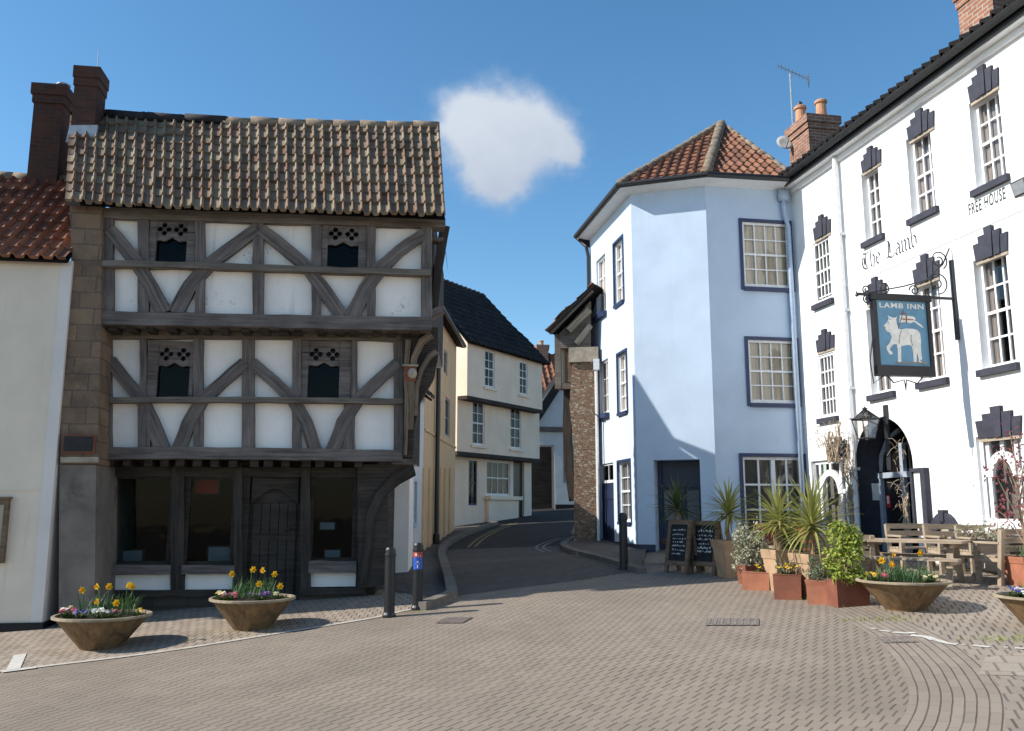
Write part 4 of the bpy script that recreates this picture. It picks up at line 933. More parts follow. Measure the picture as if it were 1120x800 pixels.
ridge_line(blue,brf,[ev[2]+Vector((0,0,.06)),APX+Vector((0,0,.07))],.125,'ridge'); ridge_line(blue,brf,[ev[1]+Vector((0,0,.06)),APX+Vector((0,0,.06))],.09,'ridge'); ridge_line(blue,brf,[APX+Vector((0,0,.05)),ev[3]+Vector((0,0,.03))],.08,'ridge')
mb=MB(); m4=[Vector((p[0],p[1],Ez-.02)) for p in (E[0],E[1],E[2],E[3],C3,C2,C1,C0)]
for i in range(3):
    a,b_=E[i],E[i+1]; c,d=ring[i+1],ring[i]
    mb.poly([(a.x,a.y,Ez-.05),(b_.x,b_.y,Ez-.05),(c[0],c[1],ZE-.06),(d[0],d[1],ZE-.06)])
    mb.poly([(a.x,a.y,Ez-.05),(a.x,a.y,Ez+.01),(b_.x,b_.y,Ez+.01),(b_.x,b_.y,Ez-.05)])
mb.build('soffit',M['white_trim'],brf,None,blue)
mb=MB(); go=[Vector((e.x,e.y,Ez-.005)) for e in [offs(ring[i-1],ring[i],ring[(i+1)%6],OV+.06) for i in (0,1,2)]]+[Vector((E[3].x,E[3].y-.06,Ez-.005))]
mb.tube(go,.062,8); mb.build('gutter',M['gutter'],brf,None,blue)
mb=MB(); p=Fl.M@Vector((.05,-.06,0)); mb.tube([go[0]+Vector((.03,.1,0)),(p.x-.05,p.y,ZE-.25),(p.x,p.y,ZE-.5),(p.x,p.y,zg-.1)],.045,8); mb.build('downpipe',M['black'],blue,None,blue)
mb=MB(); p=Fr_.M@Vector((Lr-.14,-.08,0)); q=Fr_.M@Vector((Lr-.22,-.08,0)); mb.tube([(q.x,q.y,ZE-.1),(q.x,q.y,ZE-.6),(p.x,p.y,ZE-.9),(p.x,p.y,zg)],.05,8); mb.box(q.x-.11,q.x+.11,q.y-.06,q.y+.07,ZE-.32,ZE-.08); mb.build('downpipe',M['pipe_blue'],blue,None,blue,smooth=True)
mb=MB(); a=Fl.pick(661,462,-.02); mb.tube([Fl.M@Vector((a[0],0,a[1])),Fl.M@Vector((a[0]+.05,-.3,a[1]+.22)),],.012,6); mb.build('wall_hook',M['black_iron'],blue,None,blue)
# ================================================================= 4. white inn on the right
MA=math.atan2(-.981,.191); zi=gz(6.4,16); I=Fr(6.05,18.0,zi,MA)
inn=Root('white_inn','white painted three storey inn with dark stepped keystones and an arched doorway','inn',(6.05,18.0,zi),MA)
XE=10.5; zE=I.pick(1000,88+8,0)[1]; zE=sum(I.pick(x,y,-.25)[1] for x,y in ((880,186),(1000,92),(1100,17)))/3
print('inn eave',zE+zi)
def ir(l,r,t,b,Y=0): return I.rect(l,r,t,b,Y)
RV=.20
win={'a':(ir(944,963,184,262),3,4),'b':(ir(993.5,1021,143,235),3,4),'c':(ir(1063,1097,101,202),3,4),
 's1':(ir(890,908.5,262,331),4,4),'s2':(ir(896,913.5,387,457),4,4),
 'd':(ir(950,974,334,431),3,4),'e':(ir(1003,1031,307,417),3,4),'f':(ir(1069,1106,277,402),3,4),
 'g':(ir(1071,1121,475,577),3,3)}
go_=ir(889,926,503,586)
ar=ir(937,1000,456,600); ar=(ar[0],ar[1],-.6,ar[3])
spring=ar[3]-(ar[1]-ar[0])/2*1.0
holes=[v[0] for v in win.values()]+[go_,ar]
mb=MB(); wall_holes(mb,-.02,XE,-.9,zE,0,holes,RV); mb.box(-.02,XE,RV+.80,6,-.9,zE-.01)
# spandrels of the arch
c=(ar[0]+ar[1])/2; hw=(ar[1]-ar[0])/2; n=12
for s_ in (-1,1):
    pts=[(c+s_*hw,spring)]+[(c+s_*hw*math.cos(R(90*k/n)),spring+(ar[3]-spring)*math.sin(R(90*k/n))) for k in range(1,n)]+[(c,ar[3]),(c+s_*hw,ar[3])]
    for k in range(n):
        a=(c+s_*hw*math.cos(R(90*k/n)),spring+(ar[3]-spring)*math.sin(R(90*k/n))); b_=(c+s_*hw*math.cos(R(90*(k+1)/n)),spring+(ar[3]-spring)*math.sin(R(90*(k+1)/n)))
        if abs(a[0]-b_[0])>1e-6: 
            q=[(a[0],0,a[1]),(a[0],0,ar[3]),(b_[0],0,ar[3]),(b_[0],0,b_[1])]; mb.poly(q if s_<0 else q[::-1])
inw=mb.build('wall',M['lamb_white'],inn,I,inn)
mb=MB()
for s_ in (-1,1):
    pv=(c+s_*(hw-.002),-.5)
    for k in range(-1,n):
        a=(c+s_*(hw-.002)*math.cos(R(90*max(k,0)/n)),spring+(ar[3]-.002-spring)*math.sin(R(90*max(k,0)/n))) if k>=0 else pv
        b_=(c+s_*(hw-.002)*math.cos(R(90*(k+1)/n)),spring+(ar[3]-.002-spring)*math.sin(R(90*(k+1)/n)))
        q=[(a[0],.0,a[1]),(b_[0],.0,b_[1]),(b_[0],.85,b_[1]),(a[0],.85,a[1])]; mb.poly(q if s_>0 else q[::-1])
mb.build('arch_reveal',M['key_navy'],inn,I,inn)
# arched door screen deep in the arch
mb=MB(); yb=.50; mb.box(ar[0],ar[1],yb+.06,yb+.1,-.6,ar[3]); mb.build('porch_back',M['shadow_dark'],inn,I,inn)
mb=MB(); xd0,xd1=I.pick(963,540,yb-.06)[0],I.pick(988,540,yb-.06)[0]; zt=I.pick(972,523,yb-.06)[1]
for x in (xd0,xd1): mb.box(x-.045,x+.045,yb-.06,yb+.02,-.5,zt-.002 if x==xd0 else spring+.4)
mb.box(xd0-.10,min(c+hw-.01,xd1+.25),yb-.075,yb+.03,zt,zt+.10); 
fo=mb.build('door_frame',M['grey_paint'],inn,I,inn)
mb=MB(); mb.strip([(xd0+.1-.14,zt+.13),(xd0+.02,zt+.42),(xd0+.25,zt+.72),(xd0+.6,zt+.86)],.05,yb-.03,yb+.03); mb.build('fanlight_bar',M['grey_paint'],fo,I,inn)
mb=MB(); mb.poly([(xd0,yb+.02,zt+.13),(xd1,yb+.02,zt+.13),(xd1,yb+.02,ar[3]-.15),(xd0,yb+.02,ar[3]-.2)]); mb.build('fanlight',M['glass'],fo,I,inn)
mb=MB(); mb.box(xd0+.05,xd1-.05,yb-.0,yb+.04,-.5,zt-.01); dr=mb.build('door',M['black'],inn,I,inn)
mb=MB(); x=I.pick(972,548,yb)[0]; z=I.pick(972,548,yb)[1]; mb.box(x-.05,x+.06,yb-.012,yb-.002,z-.12,z+.10); nt_=mb.build('red_notice',M['red_notice'],dr,I,inn); mb=MB(); mb.box(x-.022,x+.03,yb-.018,yb-.0125,z-.05,z+.08); mb.build('notice_print',M['paper'],nt_,I,inn)
z=I.pick(950,538,.3)[1]
mb=MB(); mb.box(ar[0]+.005,ar[0]+.02,.30,.52,z-.16,z+.15); nb_=mb.build('porch_notice',M['paper'],inn,I,inn)
nx0=I.pick(951,538,yb-.08)[0]; mb=MB(); mb.box(nx0-.14,nx0+.14,yb-.08,yb-.06,z-.16,z+.16); nb_=mb.build('wall_notice',M['paper'],inn,I,inn); mb=MB(); mb.box(nx0-.13,nx0+.13,yb-.086,yb-.0805,z-.145,z-.06); mb.box(nx0-.11,nx0+.11,yb-.086,yb-.0805,z+.05,z+.10); mb.build('notice_print',M['red_notice'],nb_,I,inn)
mb=MB(); mb.box(ar[0]+.02,xd0-.05,yb-.05,yb,-.5,spring+.1); mb.build('side_screen',M['black'],inn,I,inn)
# windows
for k,(h,cc,rr) in win.items():
    if k=='g': continue
    cur={'a':('curtain_mid','full'),'b':('curtain_mid','full'),'c':('curtain_mid','full'),'s1':('curtain_grey','full'),'s2':('curtain_grey','full'),'d':('curtain_mid','full'),'e':('curtain_mid','full'),'f':('curtain_mid','side')}[k]
    fo=sash(I,inn,h[0],h[1],h[2],h[3],RV-.08 if k[0]!='s' else .02,cc,rr,curtain=cur,fw=.05,bar=.03,deep=.42)
    q=MB(); q.box(h[0]-.07,h[1]+.07,-.07,.03,h[2]-.105,h[2]-.003); q.build('sill',M['key_navy'],fo,I,inn)
def keystone(x0,x1,z0,z1,spl=.22,name='keystone_head'):
    """five fanned blocks stepping up to the middle"""
    mb=MB(); W_=x1-x0; H=z1-z0; cxx=(x0+x1)/2; hs=[.60,.80,1,.80,.60]; b0=W_*(1-spl)/2
    for i in range(5):
        ta=-1+2*i/5; tb_=ta+.4
        g_=.008
        xa0,xb0=cxx+ta*b0+g_,cxx+tb_*b0-g_; xa1,xb1=cxx+ta*W_/2*(.62+.38*hs[i])+g_*.5,cxx+tb_*W_/2*(.62+.38*hs[i])-g_*.5
        mb.prism([(xa0,z0),(xb0,z0),(xb1,z0+H*hs[i]),(xa1,z0+H*hs[i])],-.032-.012*(2-abs(i-2)),.02)
    mb.box(cxx-b0+.01,cxx+b0-.01,-.022,.02,z0-.05,z0-.003,1)
    return mb.build(name,[M['key_navy'],M['capstone']],inn,I,inn)
for (l,r,t,b_) in ((937,964,160,184),(986,1023,119,147),(1052,1094,71,104),(885.5,908.5,235,259),(888.5,912.5,360,383),(942,969.5,303,330),(993,1028,278,308),(1058,1104,247,281),(1060,1120,444,478),(901,931,478,500)):
    x0,x1,z0,z1=ir(l,r,t,b_,-.06); keystone(x0,x1,z0,z1)
# round-headed windows on the ground floor
def gothic(h,full=True):
    X0,X1,Z0,Z1=h; f=MB(); y=.05; w_=X1-X0
    cx=(X0+X1)/2; hw=w_*.26; sp=Z0+(Z1-Z0)*.55
    for x in (X0+.04,X1-.04,cx-hw-.05,cx+hw+.05,cx-hw-.32 if cx-hw-.32>X0+.1 else X0+.05,cx+hw+.32 if cx+hw+.32<X1-.1 else X1-.05): f.box(x-.035,x+.035,y,y+.06,Z0,Z1)
    f.box(X0+.076,X1-.076,y+.004,y+.064,Z1-.07,Z1); f.box(X0+.076,X1-.076,y+.004,y+.07,Z0,Z0+.12); f.box(X0+.07,cx-hw-.08,y+.006,y+.07,sp,sp+.08); f.box(cx+hw+.08,X1-.07,y+.006,y+.07,sp,sp+.08)
    P=[(cx-hw*1.08*math.cos(R(a)),sp+hw*1.3*math.sin(R(a))) for a in range(0,181,12)]
    f.strip(P,.12,y-.02,y+.05); f.box(cx-.035,cx+.035,y+.01,y+.06,sp+hw*1.38,Z1-.07)
    fo=f.build('arched_window',M['white_paint'],inn,I,inn)
    p=MB(); p.poly([(X0+.03,y+.03,Z0+.1),(X1-.03,y+.03,Z0+.1),(X1-.03,y+.03,Z1-.05),(X0+.03,y+.03,Z1-.05)]); p.build('pane',M['glass'],fo,I,inn)
    q=MB(); q.box(X0-.02,X1+.02,y+.30,y+.33,Z0-.02,Z1+.02); q.build('recess',M['curtain_grey'],fo,I,inn)
    q=MB(); q.box(X0-.05,X1+.05,-.10,.02,Z0-.10,Z0-.003); q.build('sill',M['white_paint'],fo,I,inn)
    return fo
gothic(win['g'][0]); gothic(go_)
# cornice, gutter, roof and chimneys
mb=MB(); mb.prism([(0,0),(.0,0)] if False else [(-.02,zE-.22),(XE,zE-.22),(XE,zE),(-.02,zE)],-.06,0)
mb.v=mb.v; mb.prism([(-.02,zE-.12),(XE,zE-.12),(XE,zE+.001),(-.02,zE+.001)],-.20,-.062); cor=mb.build('cornice',M['white_trim'],inn,I,inn)
mb=MB(); mb.tube([(-.3,-.30,zE+.04),(XE,-.30,zE+.04)],.07,8); mb.build('gutter',M['gutter'],inn,I,inn)
mb=MB(); mb.box(-.2,XE,-.235,-.19,zE-.10,zE+.06); mb.build('fascia',M['gutter'],inn,I,inn)
rfi=tiles(inn,inn,[W(I,-.25,-.34,zE+.06),W(I,XE,-.34,zE+.06),W(I,XE,3.0,zE+2.0),W(I,-.25,3.0,zE+2.0)],.22,.3,.06,'tile_dark')
tiles(inn,inn,[W(I,XE,6.3,zE+.06),W(I,-.25,6.3,zE+.06),W(I,-.25,3.0,zE+2.0),W(I,XE,3.0,zE+2.0)],.4,.6,.06,'tile_dark')
mb=MB(); mb.poly([(-.02,.05,zE),(-.02,6,zE),(-.02,3,zE+1.85)]); mb.build('gable',M['lamb_white'],inn,I,inn)
ca=I.pick(870,150,.8); cb=I.pick(908,150,.8); ct=I.pick(893,128,.5)[1]
c0x=I.pick(871,150,1.0)[0]
def atworld(px,py,d): r_=ray(px,py); t=d/r_.y; return Vector((r_.x*t,r_.y*t,CAMZ+r_.z*t))
d_=19.6; a=I.I@atworld(872,168,d_); b_=I.I@atworld(905,150,d_-.5); t_=I.I@atworld(892,130,d_-.3)
ch=chimney(inn,rfi,I,a.x-.35,a.x+.55,a.y,a.y+.75,zE-.2,t_.z,'brick_red',.07,[(a.x-.1,a.y+.2,.52,.14,'pot_clay'),(a.x+.32,a.y+.5,.50,.14,'pot_clay')])
mb=MB(); mb.lathe([(.05,0),(.07,.05),(.05,.12),(.0,.16)],(a.x-.1,a.y+.2,t_.z+.5),8); mb.build('pot_cowl',M['black_iron'],ch,I,inn)
a=I.I@atworld(1050,36,13.2); b_=I.I@atworld(1096,36,13.2); print('right chimney',a,b_)
chimney(inn,rfi,I,a.x,a.x+.75,a.y,a.y+.8,zE+.2,a.z+.75,'brick_red',.05)
# downpipe and wires
mb=MB(); P=[I.pick(913,172,-.1),I.pick(916,250,-.1)]; x=I.pick(922,320,-.09)[0]; mb.tube([(x,-.09,zE-.15),(x,-.09,.0)],.05,8); 
for z in (1.5,3,4.5,6): mb.box(x-.07,x+.07,-.12,-.01,z,z+.05)
mb.build('downpipe',M['pipe_white'],inn,I,inn)
z=I.pick(1000,282,0)[1]; mb=MB(); mb.box(.9,XE,-.012,.01,z,z+.02); mb.build('string_course',M['lamb_white'],inn,I,inn)
# --- painted lettering
def pen(mb,strokes,x0,z0,h,Y,nib=.085,ang=40,sx=1.0):
    k=0; nx,nz_=math.cos(R(ang))*nib*h/2,math.sin(R(ang))*nib*h/2
    for st in strokes:
        P=[(x0+p[0]*h*sx,z0+p[1]*h) for p in st]
        for i in range(len(P)-1):
            (ax,az),(bx_,bz)=P[i],P[i+1]; y=Y-.0006*(k%12)-.001; k+=1
            q=[(ax-nx,az-nz_),(ax+nx,az+nz_),(bx_+nx,bz+nz_),(bx_-nx,bz-nz_)]
            A=sum(q[j][0]*q[(j+1)%4][1]-q[(j+1)%4][0]*q[j][1] for j in range(4))
            if A<0: q=q[::-1]
            mb.poly([(x,y,z) for x,z in q])
BL={'T':([[(0,.86),(.12,.98),(.35,.90),(.58,.98)],[(.36,.90),(.30,.5),(.34,.12)],[(.13,.80),(.04,.5),(.10,.16),(.30,.0),(.50,.05),(.58,.18)],[(.22,.72),(.22,.3)]],.70),
 'h':([[(0,1.05),(.02,.08),(.10,0)],[(.02,.55),(.2,.68),(.30,.52),(.26,.12),(.20,-.12)]],.44),
 'e':([[(.28,.46),(.17,.66),(.02,.50),(.02,.14),(.14,0),(.32,.12)],[(.03,.34),(.28,.46)]],.42),
 'L':([[(.02,.92),(.16,1.02),(.28,.90)],[(.22,.95),(.18,.5),(.16,.08)],[(.0,.06),(.18,.12),(.38,.0),(.56,.08),(.60,.2)],[(.30,.85),(.30,.3)]],.68),
 'a':([[(.02,.56),(.16,.68),(.28,.54),(.28,.10),(.37,0)],[(.28,.40),(.06,.32),(.02,.12),(.13,0),(.28,.14)]],.45),
 'm':([[(0,.68),(.03,.58),(.03,.08),(.11,0)],[(.03,.56),(.19,.68),(.27,.56),(.27,.08),(.35,0)],[(.27,.56),(.43,.68),(.51,.56),(.51,.08),(.60,0)]],.68),
 'b':([[(0,1.08),(.02,.12),(.14,0),(.29,.14),(.30,.50),(.17,.67),(.02,.54)]],.4),' ':([],.32)}
def word(txt,x0,z0,h,Y,sx):
    mb=MB(); x=x0
    for chh in txt:
        st,wd=BL[chh]; pen(mb,st,x,z0,h,Y,sx=sx,nib=.10); x+=wd*h*sx
    return mb,x-x0
p0=I.pick(943,294.5,-.004); p1=I.pick(1004,268,-.004); hh=I.pick(946,275.5,-.004)[1]-I.pick(946,294,-.004)[1]
_,wd=word('The Lamb',0,0,1,0,1.0); sx=(p1[0]-p0[0])/(wd*hh)
mb,_=word('The Lamb',p0[0],(p0[1]+p1[1])/2-.02,hh,-.004,sx); mb.build('lettering',M['letter'],inn,I,inn)
def text_mesh(txt,m,root,fr,x0,x1,z0,z1,Y,name='lettering',bold=.012,space=1.0):
    cu=bpy.data.curves.new('t','FONT'); cu.body=txt; cu.size=1; cu.offset=bold; cu.space_character=space; ob=bpy.data.objects.new('t',cu); COL.objects.link(ob)
    bpy.context.view_layer.update(); me=bpy.data.meshes.new_from_object(ob.evaluated_get(bpy.context.evaluated_depsgraph_get())); bpy.data.objects.remove(ob)
    xs=[v.co.x for v in me.vertices]; ys=[v.co.y for v in me.vertices]; a,b_,c,d=min(xs),max(xs),min(ys),max(ys)
    mb=MB(); mb.raw([(x0+(v.co.x-a)/(b_-a)*(x1-x0),Y,z0+(v.co.y-c)/(d-c)*(z1-z0)) for v in me.vertices],[tuple(p.vertices) for p in me.polygons])
    return mb.build(name,m,root.o if isinstance(root,Root) and fr is None else root,fr,root if fr is not None else None)
p0=I.pick(1060,237,-.004); p1=I.pick(1100,217,-.004); hz=I.pick(1062,222,-.004)[1]-I.pick(1062,236,-.004)[1]
z=(p0[1]+I.pick(1100,217,-.004)[1])/2
text_mesh('FREE HOUSE',M['letter'],inn,I,p0[0],p1[0],z,z+hz*.95,-.004,space=1.15)
# --- flood lamp under the top right window
a=I.pick(1109,212,-.3); fl=Root('flood_lamp','grey flood lamp jutting from the white inn wall over the painted lettering','lamp',tuple(I.M@Vector((a[0]+.28,-.0,a[1]))),MA)
mb=MB(); mb.box(-.05,.05,-.3,-.002,-.03,.03); mb.box(-.16,.16,-.16,-.10,-.1,.1); mb.build('bracket',M['black_iron'],fl)
mb=MB(); mb.obox((0,-.28,.02),(0,-.46,-.03),.26,.22); mb.build('housing',M['grey_dark'],fl); mb=MB(); mb.obox((0,-.461,-.03),(0,-.475,-.034),.22,.17); mb.build('lens',M['galv'],fl)
# --- projecting inn sign
def along(px,Z,X0): # distance out from the wall at which the point projects to column px
    lo,hi=0,3.5
    for _ in range(50):
        m_=(lo+hi)/2; p=I.M@Vector((X0,-m_,Z)); v=p-Vector((0,0,CAMZ)); y=v.y*cP+v.z*sP; u=F*v.x/y+CX
        if u>px: lo=m_
        else: hi=m_
    return (lo+hi)/2
sx0,szb=I.pick(1045,323,0); sl_=along(938,szb,sx0); s1_=along(1016,szb-.4,sx0); s2_=along(954,szb-.4,sx0)
print('sign arm',sl_,s1_,s2_)
def prz(px,py,s):  # height at out-distance s
    y=-s; lo,hi=0,12
    for _ in range(50):
        m_=(lo+hi)/2; p=I.M@Vector((sx0,y,m_)); v=p-Vector((0,0,CAMZ)); yy=v.y*cP+v.z*sP; zz=-v.y*sP+v.z*cP; q=CY-F*zz/yy
        if q>py: lo=m_
        else: hi=m_
    return (lo+hi)/2
zT=prz(1000,330,(s1_+s2_)/2); zB=prz(985,410,(s1_+s2_)/2); zarm=prz(1000,324,1.0)
sg=Root('hanging_inn_sign','blue hanging sign with a white lamb and flag on a black iron bracket','sign',tuple(I.M@Vector((sx0,0,szb))),MA+R(90))
# sign-local: x = inwards to wall? rotate so that local -x points out from the wall
SG=Fr(*(I.M@Vector((sx0,0,zi*0))).to_2d(),0,0); 
SG.M=I.M@Matrix.Translation((sx0,0,0))@Matrix(((0,-1,0,0),(1,0,0,0),(0,0,1,0),(0,0,0,1))); SG.I=SG.M.inverted()
# SG frame: X axis = +Y of the inn (into the wall), so the sign hangs at negative X; Y axis = -X of inn (away from the viewer)
mb=MB(); wv=[(0.0,prz(1043,285,0)),(0.0,prz(1045,372,0))]
mb.box(-.05,-.005,-.03,.03,wv[1][1],wv[0][1]); mb.box(-sl_,-.05,-.018,.018,zarm-.02,zarm+.02)
mb.lathe([(.0,-.05),(.03,-.03),(.0,.06)],(-sl_-.02,0,zarm),8)
mb.build('bracket',M['black_iron'],sg,SG,sg)
mb=MB()
def scroll(cx,cz,r,t0,turns,s_=1):
    return [(cx+r*(1-.75*k/22)*math.cos(t0+s_*2*math.pi*turns*k/22),0,cz+r*(1-.75*k/22)*math.sin(t0+s_*2*math.pi*turns*k/22)) for k in range(23)]
for P in (scroll(-.30,zarm+.25,.19,R(-90),1.4),scroll(-.25,zarm+.62,.16,R(-60),1.5),scroll(-.72,zarm+.10,.09,R(180),1.3,-1),scroll(-1.25,zarm+.12,.10,R(-90),1.3),scroll(-sl_+.15,zarm-.08,.07,R(90),1.4),scroll(-sl_+.15,zarm+.08,.07,R(-90),1.4,-1)): mb.tube(P,.011,6)
mb.tube([(-.04,0,zarm+.82),(-.18,0,zarm+.55),(-.5,0,zarm+.28),(-.9,0,zarm+.16),(-1.5,0,zarm+.03)],.012,6); mb.build('scrollwork',M['black_iron'],sg,SG,sg)
xa,xb=-s2_,-s1_; t=.06
mb=MB(); mb.box(xa,xa+t,-.05,.05,zB,zT); mb.box(xb-t,xb,-.05,.05,zB,zT); mb.box(xa-.02,xb+.02,-.07,.07,zT-.0,zT+.10); mb.box(xa,xb,-.055,.055,zB-.03,zB+.13); mb.build('board_frame',M['sign_black'],sg,SG,sg)
mb=MB(); mb.box(xa+t,xb-t,-.03,.03,zB+.13,zT); bd=mb.build('board',M['sign_blue'],sg,SG,sg)
for y_ in (xa+.25,xb-.25):
    mb=MB(); mb.tube([(y_,0,zT+.1),(y_,0,zarm-.02)],.012,6); mb.build('hanger',M['black_iron'],sg,SG,sg)
mb=MB(); m_=(xa+xb)/2; mb.tube([(m_-.3,0,zB-.03),(m_-.2,0,zB-.13),(m_-.02,0,zB-.08),(m_,0,zB-.24)],.011,6); mb.tube([(m_+.3,0,zB-.03),(m_+.2,0,zB-.13),(m_+.02,0,zB-.08),(m_,0,zB-.2)],.011,6); mb.tube([(xa-.02,0,zT-.6),(xa-.09,0,zB+.2),(xa-.05,0,zB-.15),(xa+.12,0,zB-.03)],.010,6); mb.build('lower_scroll',M['black_iron'],sg,SG,sg)
# painted lamb and flag (flat on the board)
w_=xb-xa-2*t; h_=zT-zB-.13
def SP(pts): return [(xa+t+x*w_,zB+.13+z*h_) for x,z in pts]
lamb=[(.115,.60),(.15,.56),(.17,.52),(.235,.50),(.26,.44),(.235,.38),(.20,.33),(.145,.285),(.145,.24),(.20,.165),(.255,.17),(.255,.205),(.205,.235),(.225,.275),(.29,.325),(.355,.33),(.365,.20),(.35,.06),(.415,.055),(.42,.10),(.435,.30),(.52,.315),(.60,.325),(.655,.30),(.67,.18),(.665,.06),(.725,.06),(.73,.14),(.745,.22),(.775,.12),(.765,.055),(.83,.055),(.835,.14),(.83,.30),(.845,.42),(.835,.51),(.79,.56),(.70,.575),(.55,.575),(.46,.555),(.41,.57),(.385,.63),(.375,.71),(.40,.755),(.36,.735),(.31,.735),(.265,.745),(.21,.77),(.23,.72),(.205,.68),(.17,.645)]
Yp=-.034
mb=MB(); mb.prism([(a[0],a[1]) for a in SP(lamb)],Yp,-.0301); lb=mb.build('painted_lamb',M['sign_cream'],bd,SG,sg)
mb=MB(); k=0
for P,wd in (([(.205,.665),(.215,.645)],.016),([(.12,.585),(.155,.575)],.008),([(.40,.34),(.42,.46),(.47,.54)],.008),([(.67,.31),(.64,.40),(.66,.48)],.008),([(.245,.70),(.27,.715)],.010),([(.30,.05),(.55,.045),(.72,.06),(.92,.04)],.012),([(.80,.10),(.90,.03)],.010)):
    mb.strip(SP(P),wd*1.2,Yp-.003-.0006*k,Yp-.0005); k+=1
mb.build('painted_lines',M['sign_shade'],bd,SG,sg)
flag=[(.455,.77),(.43,.72),(.62,.735),(.66,.72),(.70,.70),(.82,.665),(.90,.62),(.84,.625),(.72,.655),(.66,.665),(.62,.68),(.55,.68),(.44,.66),(.40,.635),(.46,.72)]
mb=MB(); mb.prism(SP([(.43,.66),(.56,.675),(.66,.66),(.74,.69),(.77,.665),(.87,.61),(.92,.595),(.88,.64),(.80,.685),(.745,.705),(.77,.73),(.74,.765),(.60,.775),(.46,.78)]),Yp,-.0302); mb.build('painted_flag',M['sign_cream'],bd,SG,sg)
mb=MB(); mb.prism(SP([(.47,.712),(.73,.708),(.73,.724),(.47,.73)]),Yp-.002,Yp-.0002); mb.prism(SP([(.565,.665),(.59,.665),(.60,.78),(.575,.78)]),Yp-.003,Yp-.0003); mb.prism(SP([(.40,.57),(.412,.57),(.545,.86),(.533,.86)]),Yp-.004,Yp-.0004); mb.prism(SP([(.48,.80),(.59,.80),(.59,.815),(.48,.815)]),Yp-.005,Yp-.0005); mb.build('flag_cross',M['terracotta'],bd,SG,sg)
q=SP([(.06,.885),(.95,.965)])
def text_on(txt,m,par,fr,root,x0,x1,z0,z1,Y,name,bold,space):
    o=text_mesh(txt,m,root,fr,x0,x1,z0,z1,Y,name,bold,space); o.parent=par; return o
text_on('LAMB INN',M['sign_cream'],bd,SG,sg,q[0][0],q[1][0],q[0][1],q[1][1],Yp,'sign_lettering',.03,1.15)
# --- lantern on its arm over the doorway
lx,lz=I.pick(966,452,0); so_=None
sx0=lx
lzz=prz(948,480,.75); lo_=along(948,lzz,lx); lzb=prz(948,480,lo_); lzt=prz(948,446,lo_)
lan=Root('wall_lantern','black four sided glass lantern on an iron arm beside the arched inn doorway','lantern',tuple(I.M@Vector((lx,-lo_,lzb))),MA)
print('lantern out',lo_,'h',lzt-lzb)
H=lzt-lzb; s_=H*.30
mb=MB()
for a,b_ in ((-1,-1),(1,-1),(1,1),(-1,1)): mb.tube([(a*s_*.62,b_*s_*.62,H*.0),(a*s_,b_*s_,H*.62)],.010,5); mb.tube([(a*s_,b_*s_,H*.62),(a*s_*.25,b_*s_*.25,H*.88)],.012,5)
for z,q in ((0,.62),(H*.62,1.0)):
    for a,b_ in (((-1,-1),(1,-1)),((1,-1),(1,1)),((1,1),(-1,1)),((-1,1),(-1,-1))): mb.tube([(a[0]*s_*q,a[1]*s_*q,z),(b_[0]*s_*q,b_[1]*s_*q,z)],.014,5)
mb.build('frame',M['black_iron'],lan)
mb=MB(); mb.lathe([(s_*.36,H*.86),(s_*.40,H*.90),(s_*.2,H*.93),(s_*.34,H*.96),(s_*.12,H*1.0),(.0,H*1.05)],(0,0,0),10); mb.build('cap',M['black_iron'],lan)
mb=MB()
for a,b_ in (((-1,-1),(1,-1)),((1,-1),(1,1)),((1,1),(-1,1)),((-1,1),(-1,-1))):
    mb.poly([(a[0]*s_*.6,a[1]*s_*.6,.01),(b_[0]*s_*.6,b_[1]*s_*.6,.01),(b_[0]*s_*.98,b_[1]*s_*.98,H*.61),(a[0]*s_*.98,a[1]*s_*.98,H*.61)]); mb.poly([(a[0]*s_*.97,a[1]*s_*.97,H*.63),(b_[0]*s_*.97,b_[1]*s_*.97,H*.63),(b_[0]*s_*.25,b_[1]*s_*.25,H*.87),(a[0]*s_*.25,a[1]*s_*.25,H*.87)])
mb.build('glass',M['glass'],lan)
mb=MB(); mb.tube([(0,0,-.02),(0,0,H*.25)],.025,8); mb.blob((0,0,H*.33),.045); mb.build('bulb',M['white_trim'],lan)
mb=MB(); zz=H*.62; mb.tube([(0,-s_*1.0,zz),(0,-s_*1.9,zz)],.012,6); mb.tube([(.06,s_,zz-.0),(.10,lo_,zz+.05)],.016,6); mb.box(.04,.16,lo_-.03,lo_-.001,-.55,zz+.25); mb.build('arm',M['black_iron'],lan)
# --- white menu board on the wall right of the arch
b4=ir(1001,1017,516,578,-.03); x0,x1=b4[0],b4[1]; mbd=Root('menu_board','tall white menu board with dark frame on the wall right of the arch','notice board',tuple(I.M@Vector(((x0+x1)/2,0,b4[2]))),MA)
hw_=(x1-x0)/2; h=b4[3]-b4[2]; mb=MB(); mb.box(-hw_,-hw_+.05,-.10,-.003,0,h); mb.box(hw_-.11,hw_,-.10,-.003,0,h); mb.box(-hw_,hw_,-.102,-.003,h,h+.06); mb.box(-hw_+.05,hw_-.11,-.10,-.003,0,.05); mb.build('frame',M['key_navy'],mbd)
mb=MB(); mb.box(-hw_+.05,hw_-.11,-.06,-.003,.05,h); mb.build('panel',M['paper'],mbd)
